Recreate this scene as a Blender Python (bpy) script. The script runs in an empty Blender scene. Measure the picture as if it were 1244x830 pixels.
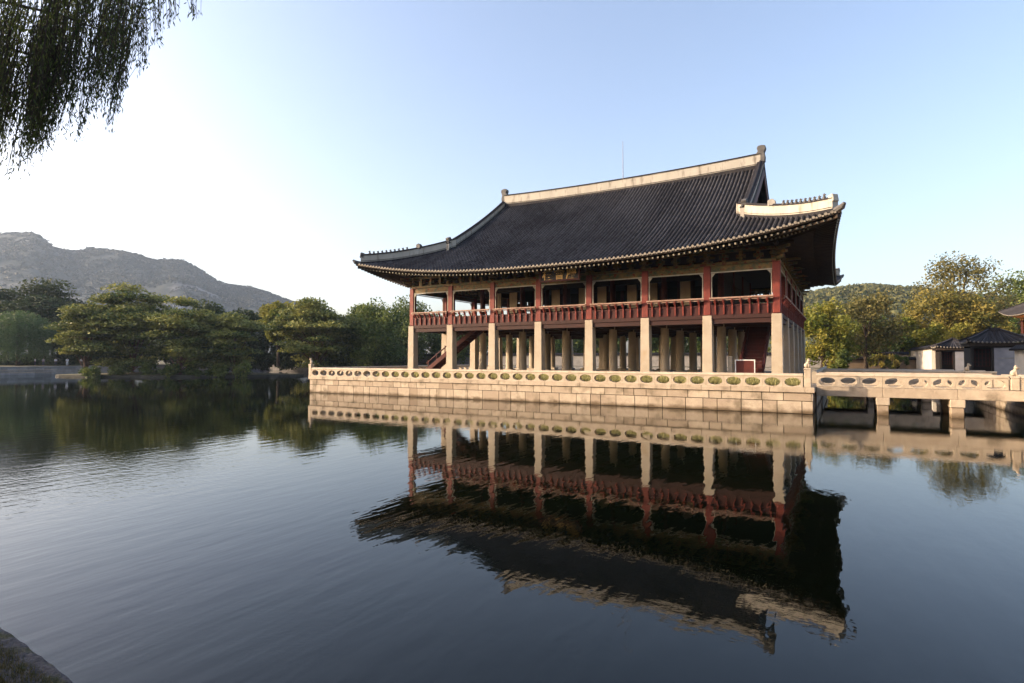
import bpy, bmesh, math, random
import numpy as np
from mathutils import Vector, Matrix, noise as mnoise

# ------------------------------------------------------------------ camera, sky, sun, exposure
S = bpy.context.scene
COL = S.collection
CAM = Vector((4.093, -46.221, 3.637)); YAW = 0.523; PITCH = 0.028
cd = bpy.data.cameras.new('camera'); cd.sensor_width = 36.0; cd.lens = 695.08 / 1244 * 36.0
cd.clip_start = 0.05; cd.clip_end = 9000
camo = bpy.data.objects.new('camera', cd); COL.objects.link(camo)
camo.location = CAM; camo.rotation_euler = (math.pi / 2 + PITCH, 0, YAW)
S.camera = camo
SUN_AZ = math.radians(60)      # from south (-Y) towards west (-X)
SUN_EL = math.radians(20)
sdir = Vector((-math.sin(SUN_AZ) * math.cos(SUN_EL), -math.cos(SUN_AZ) * math.cos(SUN_EL), math.sin(SUN_EL)))
W = bpy.data.worlds.new('World'); S.world = W; W.use_nodes = True
nt = W.node_tree
sky = nt.nodes.new('ShaderNodeTexSky'); sky.sky_type = 'NISHITA'; sky.sun_disc = False
sky.sun_elevation = SUN_EL; sky.sun_rotation = math.atan2(sdir.x, sdir.y)
sky.air_density = 1.0; sky.dust_density = 3.4; sky.ozone_density = 1.5; sky.altitude = 50
bg = nt.nodes['Background']; wb = nt.nodes.new('ShaderNodeMix'); wb.data_type = 'RGBA'; wb.blend_type = 'MULTIPLY'; wb.inputs[0].default_value = 1.0
wb.inputs[7].default_value = (1.06, .968, .94, 1)      # the camera's white balance on the sky
nt.links.new(sky.outputs[0], wb.inputs[6]); hs = nt.nodes.new('ShaderNodeHueSaturation'); hs.inputs['Saturation'].default_value = .98; hs.inputs['Value'].default_value = 1.0
nt.links.new(wb.outputs[2], hs.inputs['Color']); nt.links.new(hs.outputs[0], bg.inputs[0]); bg.inputs[1].default_value = 0.15
sl = bpy.data.lights.new('sun', 'SUN'); sl.energy = 2.75; sl.angle = math.radians(0.5); sl.color = (1.0, 0.77, 0.53)
so = bpy.data.objects.new('sun', sl); COL.objects.link(so); so.location = (-60, -60, 60)
so.rotation_euler = sdir.to_track_quat('Z', 'Y').to_euler()
S.view_settings.view_transform = 'Standard'; S.view_settings.look = 'None'
S.view_settings.exposure = 1.45; S.view_settings.gamma = 1.0; S.view_settings.use_curve_mapping = False
S.cycles.max_bounces = 8; S.cycles.diffuse_bounces = 3; S.cycles.glossy_bounces = 3
S.cycles.transparent_max_bounces = 8; S.cycles.volume_bounces = 0; S.cycles.caustics_reflective = False

R = random.Random(7)
FW = Vector((-math.sin(YAW), math.cos(YAW), 0)); RT = Vector((math.cos(YAW), math.sin(YAW), 0))
def spot(px, d):
    """ground position seen under picture column px at depth d metres"""
    return CAM.x + FW.x * d + RT.x * (px - 622) / 695.08 * d, CAM.y + FW.y * d + RT.y * (px - 622) / 695.08 * d
def hgt(py, d):
    return CAM.z + (434.3 - py) / 695.08 * d

# ------------------------------------------------------------------ helpers
WL = {}
def tag(o, label=None, cat=None, group=None, kind=None):
    if label: o['label'] = label
    if cat: o['category'] = cat
    if group: o['group'] = group
    if kind: o['kind'] = kind
    return o
def place(o, parent, loc):
    loc = Vector(loc); WL[o.name] = loc
    if parent is not None:
        o.parent = parent; o.location = loc - WL[parent.name]
    else:
        o.location = loc
    return o
def thing(name, label, cat, loc=(0, 0, 0), group=None):
    o = bpy.data.objects.new(name, None); COL.objects.link(o); o.empty_display_size = .3
    place(o, None, loc); return tag(o, label, cat, group)
def link(name, me, parent=None, loc=(0, 0, 0)):
    o = bpy.data.objects.new(name, me); COL.objects.link(o); return place(o, parent, loc)
def dup(o, off, parent=None):
    """copy of one object shifted by off (world), under parent"""
    c = o.copy(); COL.objects.link(c); c.parent = None
    return place(c, parent, WL[o.name] + Vector(off))

class MB:
    def __init__(s): s.v = []; s.f = []; s.t = []; s.m = []
    def add(s, vs, fs, tint=0.0, mi=0):
        n = len(s.v); s.v.extend([tuple(p) for p in vs])
        for f in fs: s.f.append([i + n for i in f]); s.t.append(tint); s.m.append(mi)
    def box(s, x0, x1, y0, y1, z0, z1, tint=0.0, mi=0, top=None):
        """top=(ix,iy): inset of the upper face"""
        ix, iy = top or (0, 0)
        s.add([(x0, y0, z0), (x1, y0, z0), (x1, y1, z0), (x0, y1, z0), (x0 + ix, y0 + iy, z1), (x1 - ix, y0 + iy, z1), (x1 - ix, y1 - iy, z1), (x0 + ix, y1 - iy, z1)],
              [(0, 3, 2, 1), (4, 5, 6, 7), (0, 1, 5, 4), (1, 2, 6, 5), (2, 3, 7, 6), (3, 0, 4, 7)], tint, mi)
    def beam(s, a, b, w, h, tint=0.0, mi=0, up=(0, 0, 1)):
        a = Vector(a); b = Vector(b); d = (b - a).normalized(); sd = d.cross(Vector(up)).normalized(); u = sd.cross(d)
        vs = [p + sd * (sx * w / 2) + u * (sz * h / 2) for p in (a, b) for sx, sz in ((-1, -1), (1, -1), (1, 1), (-1, 1))]
        s.add(vs, [(0, 1, 2, 3), (7, 6, 5, 4), (0, 4, 5, 1), (1, 5, 6, 2), (2, 6, 7, 3), (3, 7, 4, 0)], tint, mi)
    def tube(s, pts, rad, n=6, tint=0.0, mi=0, caps=True):
        pts = [Vector(p) for p in pts]; k = len(pts)
        if not hasattr(rad, '__len__'): rad = [rad] * k
        vs = []
        for i, p in enumerate(pts):
            d = (pts[min(i + 1, k - 1)] - pts[max(i - 1, 0)])
            d = d.normalized() if d.length > 1e-9 else Vector((0, 0, 1))
            r = Vector((1, 0, 0)) if abs(d.z) > .9 else Vector((0, 0, 1))
            a = d.cross(r).normalized(); b = d.cross(a)
            for j in range(n):
                t = 2 * math.pi * j / n; vs.append(p + (a * math.cos(t) + b * math.sin(t)) * rad[i])
        fs = []
        for i in range(k - 1):
            for j in range(n): fs.append((i * n + j, i * n + (j + 1) % n, (i + 1) * n + (j + 1) % n, (i + 1) * n + j))
        if caps: fs.append(tuple(range(n))[::-1]); fs.append(tuple((k - 1) * n + j for j in range(n)))
        s.add(vs, fs, tint, mi)
    def prism(s, poly, axis, a, b, tint=0.0, mi=0):
        """poly of 2D points extruded along axis ('x','y','z') from a to b"""
        def P(p, q):
            return {'x': (q, p[0], p[1]), 'y': (p[0], q, p[1]), 'z': (p[0], p[1], q)}[axis]
        n = len(poly); vs = [P(p, a) for p in poly] + [P(p, b) for p in poly]
        fs = [tuple(range(n)), tuple(range(2 * n - 1, n - 1, -1))] + [(i, (i + 1) % n + 0, (i + 1) % n + n, i + n) for i in range(n)]
        s.add(vs, fs, tint, mi)
    def grid(s, fn, nu, nv, tint=0.0, mi=0):
        vs = [fn(i / nu, j / nv) for i in range(nu + 1) for j in range(nv + 1)]
        fs = [(i * (nv + 1) + j, (i + 1) * (nv + 1) + j, (i + 1) * (nv + 1) + j + 1, i * (nv + 1) + j + 1) for i in range(nu) for j in range(nv)]
        s.add(vs, fs, tint, mi)
    def build(s, name, mat, parent=None, smooth=False, recalc=True, bevel=0, **tg):
        v = np.array(s.v, float); lo = v.min(0); hi = v.max(0)
        o0 = Vector(((lo[0] + hi[0]) / 2, (lo[1] + hi[1]) / 2, lo[2]))
        me = bpy.data.meshes.new(name); me.from_pydata((v - np.array(o0)).tolist(), [], s.f)
        for m in (mat if isinstance(mat, (list, tuple)) else [mat]): me.materials.append(m)
        at = me.attributes.new('tint', 'FLOAT', 'FACE'); at.data.foreach_set('value', s.t)
        me.polygons.foreach_set('material_index', s.m)
        if recalc:
            bm = bmesh.new(); bm.from_mesh(me); bmesh.ops.recalc_face_normals(bm, faces=bm.faces); bm.to_mesh(me); bm.free()
        if smooth: me.polygons.foreach_set('use_smooth', [True] * len(me.polygons))
        me.update()
        o = link(name, me, parent, o0)
        if bevel:
            md = o.modifiers.new('bevel', 'BEVEL'); md.width = bevel; md.segments = 1; md.limit_method = 'ANGLE'
        tag(o, tg.get('label'), tg.get('cat'), tg.get('group'), tg.get('kind'))
        return o

def mat(name, c1, c2=None, rough=.7, scale=2.0, bump=.0, bscale=None, tint_c=None, spec=.3, stain=None, detail=4, coords='Object', stretch=(1, 1, 1), waterline=None):
    """two-colour mottled procedural surface; face attribute 'tint' blends in tint_c"""
    m = bpy.data.materials.new(name); m.use_nodes = True; t = m.node_tree; N = t.nodes; L = t.links
    b = N['Principled BSDF']; b.inputs['Roughness'].default_value = rough; b.inputs['Specular IOR Level'].default_value = spec
    c2 = c2 or tuple(x * .75 for x in c1)
    tc = N.new('ShaderNodeTexCoord'); oi = N.new('ShaderNodeObjectInfo')
    mp = N.new('ShaderNodeMapping'); mp.inputs['Scale'].default_value = stretch
    ml = N.new('ShaderNodeVectorMath'); ml.operation = 'SCALE'; ml.inputs[0].default_value = (37, 91, 53)
    L.new(oi.outputs['Random'], ml.inputs['Scale']); ad = N.new('ShaderNodeVectorMath'); ad.operation = 'ADD'
    L.new(tc.outputs[coords], mp.inputs[0]); L.new(mp.outputs[0], ad.inputs[0]); L.new(ml.outputs[0], ad.inputs[1])
    no = N.new('ShaderNodeTexNoise'); no.inputs['Scale'].default_value = scale; no.inputs['Detail'].default_value = detail; no.inputs['Roughness'].default_value = .65
    L.new(ad.outputs[0], no.inputs['Vector'])
    rp = N.new('ShaderNodeValToRGB'); rp.color_ramp.elements[0].position = .32; rp.color_ramp.elements[1].position = .68
    rp.color_ramp.elements[0].color = (*c2, 1); rp.color_ramp.elements[1].color = (*c1, 1)
    L.new(no.outputs['Fac'], rp.inputs[0]); out = rp.outputs[0]
    if tint_c:
        a = N.new('ShaderNodeAttribute'); a.attribute_name = 'tint'; mx = N.new('ShaderNodeMix'); mx.data_type = 'RGBA'
        L.new(a.outputs['Fac'], mx.inputs[0]); L.new(out, mx.inputs[6]); mx.inputs[7].default_value = (*tint_c, 1); out = mx.outputs[2]
    if stain:
        sc, col, lo, hi = stain
        n2 = N.new('ShaderNodeTexNoise'); n2.inputs['Scale'].default_value = sc; n2.inputs['Detail'].default_value = 6; L.new(ad.outputs[0], n2.inputs['Vector'])
        r2 = N.new('ShaderNodeMapRange'); r2.inputs[1].default_value = lo; r2.inputs[2].default_value = hi; L.new(n2.outputs['Fac'], r2.inputs[0])
        mx = N.new('ShaderNodeMix'); mx.data_type = 'RGBA'; L.new(r2.outputs[0], mx.inputs[0]); L.new(out, mx.inputs[6]); mx.inputs[7].default_value = (*col, 1); out = mx.outputs[2]
    if waterline:
        ge = N.new('ShaderNodeNewGeometry'); sp = N.new('ShaderNodeSeparateXYZ'); L.new(ge.outputs['Position'], sp.inputs[0])
        n4 = N.new('ShaderNodeTexNoise'); n4.inputs['Scale'].default_value = 1.3; n4.inputs['Detail'].default_value = 5; L.new(ge.outputs['Position'], n4.inputs['Vector'])
        m4 = N.new('ShaderNodeMath'); m4.operation = 'MULTIPLY_ADD'; m4.inputs[1].default_value = -.55; L.new(n4.outputs['Fac'], m4.inputs[0]); L.new(sp.outputs['Z'], m4.inputs[2])
        r4 = N.new('ShaderNodeMapRange'); r4.inputs[1].default_value = .02; r4.inputs[2].default_value = -.22; L.new(m4.outputs[0], r4.inputs[0])
        mx = N.new('ShaderNodeMix'); mx.data_type = 'RGBA'; L.new(r4.outputs[0], mx.inputs[0]); L.new(out, mx.inputs[6]); mx.inputs[7].default_value = (*waterline, 1); out = mx.outputs[2]
    L.new(out, b.inputs['Base Color'])
    if bump:
        n3 = N.new('ShaderNodeTexNoise'); n3.inputs['Scale'].default_value = bscale or scale * 4; n3.inputs['Detail'].default_value = 5; L.new(ad.outputs[0], n3.inputs['Vector'])
        bp = N.new('ShaderNodeBump'); bp.inputs['Strength'].default_value = bump; bp.inputs['Distance'].default_value = .05
        L.new(n3.outputs['Fac'], bp.inputs['Height']); L.new(bp.outputs[0], b.inputs['Normal'])
    return m

def leafmat(name, c1, c2, trans=.35):
    m = bpy.data.materials.new(name); m.use_nodes = True; t = m.node_tree; N = t.nodes; L = t.links
    b = N['Principled BSDF']; b.inputs['Roughness'].default_value = .6; b.inputs['Specular IOR Level'].default_value = .2
    a = N.new('ShaderNodeAttribute'); a.attribute_name = 'tint'
    rp = N.new('ShaderNodeValToRGB'); rp.color_ramp.elements[0].color = (*c1, 1); rp.color_ramp.elements[1].color = (*c2, 1)
    L.new(a.outputs['Fac'], rp.inputs[0]); L.new(rp.outputs[0], b.inputs['Base Color'])
    tr = N.new('ShaderNodeBsdfTranslucent'); L.new(rp.outputs[0], tr.inputs[0])
    mx = N.new('ShaderNodeMixShader'); mx.inputs[0].default_value = trans
    L.new(b.outputs[0], mx.inputs[1]); L.new(tr.outputs[0], mx.inputs[2]); L.new(mx.outputs[0], N['Material Output'].inputs[0])
    return m

M = {}
M['granite'] = mat('pale_granite', (.50, .42, .315), (.37, .30, .225), .8, 1.3, .5, 9, tint_c=(.27, .205, .145), stain=(1.1, (.20, .16, .11), .54, .72), waterline=(.12, .085, .05))
M['granite_grey'] = mat('grey_granite', (.30, .29, .27), (.19, .18, .175), .85, 1.1, .4, 9, tint_c=(.13, .125, .12))
M['bank_grey'] = mat('pale_grey_granite', (.38, .37, .37), (.24, .235, .235), .85, .8, .3, 9, tint_c=(.16, .155, .15))
M['floor_stone'] = mat('worn_paving', (.17, .15, .12), (.11, .10, .08), .85, .8, .3, 9)
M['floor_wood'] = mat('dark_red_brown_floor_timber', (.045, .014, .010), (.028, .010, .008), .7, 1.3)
M['mossy'] = mat('mossy_granite', (.055, .055, .048), (.02, .022, .017), .95, .7, .4, 9, tint_c=(.045, .045, .04))
M['pillar'] = mat('pillar_granite', (.44, .38, .295), (.36, .30, .225), .75, .9, .2, 12, stain=(.7, (.34, .24, .14), .6, .85))
M['joint'] = mat('dark_joint', (.06, .045, .03), None, .95, 2)
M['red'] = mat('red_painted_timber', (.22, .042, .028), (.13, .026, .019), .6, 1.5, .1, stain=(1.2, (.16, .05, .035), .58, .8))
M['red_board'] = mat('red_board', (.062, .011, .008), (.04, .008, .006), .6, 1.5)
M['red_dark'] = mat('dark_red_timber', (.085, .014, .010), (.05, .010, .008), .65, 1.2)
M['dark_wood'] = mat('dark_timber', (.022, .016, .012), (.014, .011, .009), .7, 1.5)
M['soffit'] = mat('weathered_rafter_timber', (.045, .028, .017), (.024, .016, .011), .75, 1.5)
M['ochre'] = mat('ochre_green_painted_beam', (.25, .145, .045), (.03, .07, .045), .65, 1.9, stain=(3.2, (.16, .04, .02), .57, .62), stretch=(1, 1, 1.6))
M['trim'] = mat('pale_trim_board', (.46, .42, .34), (.30, .28, .22), .7, 2.5)
M['rail_wood'] = mat('worn_handrail', (.40, .28, .22), (.25, .14, .10), .6, 3)
M['tip'] = mat('pale_rafter_tip', (.34, .30, .22), (.18, .17, .12), .7, 4)
M['tile'] = mat('dark_clay_tile', (.030, .027, .028), (.015, .014, .016), .7, 1.1, .15, 7, tint_c=(.070, .067, .072), spec=.15)
M['pan_tile'] = mat('dark_pan_tile', (.013, .0125, .014), (.008, .008, .009), .8, 1.1, spec=.1)  # darker than the cover tiles: shade of the gaps put into the colour
M['tile_pale'] = mat('mortared_tile_end', (.33, .29, .235), (.16, .14, .11), .75, 5)
M['lime'] = mat('lime_plaster_ridge', (.44, .41, .35), (.34, .315, .265), .8, .7, .1, 6, stain=(3.2, (.17, .145, .115), .53, .74), stretch=(1, 1, .22))
M['finial'] = mat('grey_roof_finial', (.12, .115, .11), (.06, .057, .055), .7, 2.5, .5, 9)
M['screen'] = mat('pale_paper_door', (.50, .42, .29), (.38, .31, .21), .7, 1.1, stretch=(1, 1, .4))
M['plaster'] = mat('white_plaster', (.74, .68, .58), (.62, .56, .47), .8, .7, .1, stain=(.6, (.44, .38, .31), .58, .9))
M['plaster_shade'] = mat('shaded_plaster', (.26, .26, .28), (.19, .19, .21), .8, .8, stain=(.5, (.34, .33, .34), .55, .75))  # gatehouse plaster with its shade put into the grey colour
M['orange_wall'] = mat('ochre_wall_boards', (.50, .29, .11), (.36, .19, .07), .7, .9)
M['gold'] = mat('gilt_lettering', (.78, .50, .16), (.62, .38, .11), .4, 3)
M['black'] = mat('black_lacquer', (.012, .011, .010), None, .5, 2)
M['white_metal'] = mat('white_painted_metal', (.72, .72, .72), (.62, .62, .62), .45, 2)
M['metal'] = mat('grey_metal', (.22, .22, .24), None, .4, 3)
M['bark'] = mat('bark', (.075, .055, .04), (.04, .03, .022), .9, 3, .6, 8, stretch=(1, 1, .25))
M['pine_bark'] = mat('red_pine_bark', (.13, .07, .045), (.06, .035, .025), .9, 3, .6, 8, stretch=(1, 1, .3))
M['sand'] = mat('pale_sand_ground', (.34, .28, .20), (.26, .21, .145), .9, .3, .3, 5)
M['soil'] = mat('park_ground', (.085, .085, .04), (.06, .05, .03), .95, .08, .3, 2)
M['grass'] = leafmat('grass_blades', (.30, .29, .11), (.60, .56, .28), .4)
M['grass_dry'] = leafmat('dry_bank_grass', (.04, .055, .018), (.17, .13, .06), .2)
M['skin'] = mat('skin', (.5, .33, .24), None, .6, 5)
M['hair'] = mat('black_hair', (.015, .012, .01), None, .5, 5)

# water ---------------------------------------------------------------
def water_mat():
    m = bpy.data.materials.new('pond_water'); m.use_nodes = True; t = m.node_tree; N = t.nodes; L = t.links
    b = N['Principled BSDF']; b.inputs['Base Color'].default_value = (.0022, .0036, .0014, 1); b.inputs['Roughness'].default_value = .015
    b.inputs['IOR'].default_value = 1.33; b.inputs['Specular IOR Level'].default_value = .5
    g = N.new('ShaderNodeNewGeometry')
    def nz(scale, rot, st, det=2, ro=.5):
        mp = N.new('ShaderNodeMapping'); mp.inputs['Rotation'].default_value = (0, 0, rot); mp.inputs['Scale'].default_value = st
        L.new(g.outputs['Position'], mp.inputs[0]); n = N.new('ShaderNodeTexNoise'); n.inputs['Scale'].default_value = scale
        n.inputs['Detail'].default_value = det; n.inputs['Roughness'].default_value = ro; L.new(mp.outputs[0], n.inputs['Vector']); return n.outputs['Fac']
    def mth(op, a, b_):
        q = N.new('ShaderNodeMath'); q.operation = op
        for i, x in enumerate((a, b_)):
            if isinstance(x, (int, float)): q.inputs[i].default_value = x
            else: L.new(x, q.inputs[i])
        return q.outputs[0]
    # long ripples running towards the pavilion, fine capillary ripples, windy patches
    rip = nz(1.55, math.radians(8), (1.5, .40, 1), 2.5, .5)
    fine = nz(4.2, math.radians(20), (.7, 1.4, 1), 3, .55)
    patch = nz(.045, 0, (1, 1, 1), 2, .5)
    mr = N.new('ShaderNodeMapRange'); mr.inputs[1].default_value = .44; mr.inputs[2].default_value = .66; mr.inputs[3].default_value = .22; mr.inputs[4].default_value = 1.0
    L.new(patch, mr.inputs[0])
    gust = N.new('ShaderNodeVectorMath'); gust.operation = 'DISTANCE'; gust.inputs[1].default_value = (*spot(110, 17.5), 0); L.new(g.outputs['Position'], gust.inputs[0])
    gm = N.new('ShaderNodeMapRange'); gm.interpolation_type = 'SMOOTHSTEP'; gm.inputs[1].default_value = 7.5; gm.inputs[2].default_value = 1.5; gm.inputs[3].default_value = 0; gm.inputs[4].default_value = 3.6; L.new(gust.outputs['Value'], gm.inputs[0])
    calm = mth('ADD', mr.outputs[0], gm.outputs[0])
    sx = N.new('ShaderNodeSeparateXYZ'); L.new(g.outputs['Position'], sx.inputs[0])
    near = N.new('ShaderNodeMapRange'); near.inputs[1].default_value = -16; near.inputs[2].default_value = -40; near.inputs[3].default_value = .30; near.inputs[4].default_value = 1.5; L.new(sx.outputs['Y'], near.inputs[0])
    h = mth('ADD', mth('MULTIPLY', rip, near.outputs[0]), mth('MULTIPLY', mth('MULTIPLY', fine, .38), calm))
    bp = N.new('ShaderNodeBump'); bp.inputs['Strength'].default_value = 1.0; bp.inputs['Distance'].default_value = .0060
    L.new(h, bp.inputs['Height']); L.new(bp.outputs[0], b.inputs['Normal'])
    return m
M['water'] = water_mat()

# ------------------------------------------------------------------ the setting: water, ground, banks
PX0, PX1, PY0, PY1 = -142.0, 14.0, -44.70, 62.0     # pond rectangle
GZ = 1.76
b = MB(); b.add([(PX0 - .6, PY0 - .6, 0), (PX1 + .6, PY0 - .6, 0), (PX1 + .6, PY1 + .6, 0), (PX0 - .6, PY1 + .6, 0)], [(0, 1, 2, 3)])
b.build('water', M['water'], kind='structure')
b = MB(); F = 4000
edge = [(PX0, PY0), (-1.02, -44.515), (-.78, -44.492), (.33, -44.605), (1.25, PY0), (PX1, PY0)]     # south edge with the kinked kerb
inn = edge + [(PX1, PY1), (PX0, PY1)]
inset = .26
def shrink(p): return p
g0 = [(PX0 - .3, PY0 - .3), (-1.0, -44.515 - inset), (-.80, -44.492 - inset), (.27, -44.605 - inset), (1.2, PY0 - inset), (PX1 + .3, PY0 - inset), (PX1 + .3, PY1 + .3), (PX0 - .3, PY1 + .3)]
vs = [(x, y, GZ) for x, y in g0] + [(-F, -F, GZ), (F, -F, GZ), (F, F, GZ), (-F, F, GZ)]
b.add(vs, [(8, 0, 7, 11), (8, 9, 5, 4, 3, 2, 1, 0), (9, 10, 6, 5), (10, 11, 7, 6)])
b.build('ground', M['soil'], kind='structure')
# beds of pale sand on the east bank
b = MB(); b.box(14.3, 40, -40, 100, GZ - .02, GZ + .006); b.build('path', M['sand'], kind='structure')

def courses(mb, p0, p1, z0, z1, hs, lmin, lmax, depth, rnd, gap=.028, nrm=None):
    """rows of dressed blocks along p0->p1, outer face on the right-hand side of the direction"""
    p0 = Vector((*p0, 0)); p1 = Vector((*p1, 0)); d = (p1 - p0); Ln = d.length; d /= Ln; n = Vector((d.y, -d.x, 0))
    z = z0
    for h in hs:
        x = -rnd.random() * lmin
        while x < Ln:
            l = rnd.uniform(lmin, lmax); a = max(x, 0) + gap / 2; c = min(x + l, Ln) - gap / 2
            if c - a > .05:
                pr = rnd.uniform(0, .025); q0 = p0 + d * a; q1 = p0 + d * c; tt = max(0, rnd.gauss(.22, .28))
                vs = []
                for zz in (z + gap / 2, z + h - gap / 2):
                    for q, s in ((q0, 1), (q1, 1), (q1, 0), (q0, 0)):
                        vs.append((q + n * (pr if s else -depth)) + Vector((0, 0, zz)))
                mb.add(vs, [(0, 3, 2, 1), (4, 5, 6, 7), (0, 1, 5, 4), (1, 2, 6, 5), (2, 3, 7, 6), (3, 0, 4, 7)], min(tt, .9))
            x += l
        z += h

def embankment(label, p0, p1, m, seed, lm=(.8, 1.7), name='stone_embankment'):
    t = thing(name, label, 'stone embankment', ((p0[0] + p1[0]) / 2, (p0[1] + p1[1]) / 2, -.6))
    rr = random.Random(seed); w = MB(); courses(w, p0, p1, -.6, 1.5, [.6, .55, .5, .45], lm[0], lm[1], .28, rr)
    w.build('wall', m, t)
    c = MB(); d = Vector((p1[0] - p0[0], p1[1] - p0[1], 0)); L = d.length; d /= L; n = Vector((d.y, -d.x, 0)); x = 0
    while x < L:
        l = min(rr.uniform(1.2, 2.2), L - x); a = Vector((*p0, 0)) + d * (x + .01); e = Vector((*p0, 0)) + d * (x + l - .01)
        vs = []
        for zz in (1.5, 1.79):
            for q, s in ((a, .08), (e, .08), (e, -.3), (a, -.3)): vs.append(q + n * s + Vector((0, 0, zz)))
        c.add(vs, [(0, 3, 2, 1), (4, 5, 6, 7), (0, 1, 5, 4), (1, 2, 6, 5), (2, 3, 7, 6), (3, 0, 4, 7)], rr.random() * .5)
        x += l
    c.build('coping', m, t, bevel=.02)
    return t
embankment('long grey stone embankment under the trees on the far left shore', (PX0, PY1), (PX0, -20), M['bank_grey'], 3)
embankment('stone embankment across the back of the pond behind the pavilion', (PX1, PY1), (PX0, PY1), M['granite_grey'], 4)
embankment('pale stone embankment under the far end of the bridge', (PX1, -44), (PX1, PY1), M['granite'], 5)

# ------------------------------------------------------------------ stone platform
TX0, TX1, TY0, TY1 = -44.25, 2.44, -4.775, 34.0
t = thing('stone_platform', 'pale granite platform of squared blocks rising from the water below the pavilion', 'platform', ((TX0 + TX1) / 2, (TY0 + TY1) / 2, -.5))
rr = random.Random(11); w = MB()
for a, c in (((TX0, TY0), (TX1, TY0)), ((TX1, TY0), (TX1, TY1)), ((TX1, TY1), (TX0, TY1)), ((TX0, TY1), (TX0, TY0))):
    courses(w, a, c, -.55, 1.37, [.55, .82, .55], .75, 1.75, .3, rr, .045)
w.build('retaining_wall', M['granite'], t)
b = MB(); b.box(TX0 + .06, TX1 - .06, TY0 + .06, TY1 - .06, -.6, 1.36); b.build('core', M['joint'], t)
c = MB(); x = TX0 - .12
while x < TX1 + .12:
    l = min(rr.uniform(1.9, 3.2), TX1 + .12 - x); c.box(x + .008, x + l - .008, TY0 - .12, TY0 + .55, 1.372, 1.72, rr.random() * .25); x += l
for xa, xb in ((TX0 - .12, TX0 + .55), (TX1 - .55, TX1 + .12)):
    y = TY0 + .56
    while y < TY1:
        l = min(rr.uniform(1.9, 3.2), TY1 - y); c.box(xa, xb, y + .008, y + l - .008, 1.372, 1.72, rr.random() * .25); y += l
c.build('coping', M['granite'], t, bevel=.015)
b = MB(); b.box(TX0 + .56, TX1 - .56, TY0 + .56, TY1 - .02, 1.362, 1.70); b.build('paving', M['sand'], t)

# grass growing between balustrade and pavilion
gr = random.Random(5)
def grass_strip(name, pts_fn, n, hmin, hmax, wd, m, seed, **tg):
    r_ = random.Random(seed); mb = MB()
    for i in range(n):
        x, y, z = pts_fn(r_); h = r_.uniform(hmin, hmax); a = r_.uniform(0, 6.283); dx, dy = math.cos(a) * wd, math.sin(a) * wd
        lx, ly = r_.gauss(0, .35) * h, r_.gauss(0, .35) * h
        mb.add([(x - dx, y - dy, z), (x + dx, y + dy, z), (x + lx, y + ly, z + h)], [(0, 1, 2)], r_.random())
    return mb.build(name, m, recalc=False, **tg)
b = MB()
b.grid(lambda u, v: (-36.5 + 38.3 * u, -3.45 + 2.5 * v, 1.703 + .42 * math.sin(min(1, v * 2.2) * 1.57) + .02 * math.sin(u * 90)), 60, 6)
b.build('grass_bed', M['soil'], kind='structure')
grass_strip('grass', lambda r_: ((lambda v: (-36.3 + 38.0 * r_.random(), -3.45 + 2.5 * v, 1.70 + .42 * math.sin(min(1, v * 2.2) * 1.57)))(r_.random() ** 1.5)), 26000, .18, .42, .03, M['grass'], 3, kind='stuff',
            label='sunlit yellow green grass behind the stone balustrade')

# ------------------------------------------------------------------ stone balustrades with pierced panels
def panel_mesh(mb, x0, x1, z0, z1, y0, y1, hw, hh, rnd=0):
    """upright slab in XZ with one six-sided rounded hole, thickness y0..y1"""
    xc = (x0 + x1) / 2; zc = (z0 + z1) / 2; n = 16; hole = []
    for i in range(n):
        a = 2 * math.pi * i / n; c, s = math.cos(a), math.sin(a); k = (abs(c) ** 1.7 + abs(s) ** 2.6) ** (-1 / 2.2)
        hole.append((xc + hw * max(-1, min(1, c * k)), zc + hh * max(-1, min(1, s * k))))
    out = []
    for i in range(n):
        a = 2 * math.pi * i / n; c, s = math.cos(a), math.sin(a); k = 1 / max(abs(c), abs(s)); out.append((xc + (x1 - x0) / 2 * c * k, zc + (z1 - z0) / 2 * s * k))
    vs = [(p[0], y, p[1]) for y in (y0, y1) for p in out] + [(p[0], y, p[1]) for y in (y0, y1) for p in hole]
    fs = []
    for i in range(n):
        j = (i + 1) % n
        fs += [(i, j, 2 * n + j, 2 * n + i), (n + j, n + i, 3 * n + i, 3 * n + j), (2 * n + i, 2 * n + j, 3 * n + j, 3 * n + i), (j, i, n + i, n + j)]
    mb.add(vs, fs)

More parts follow.
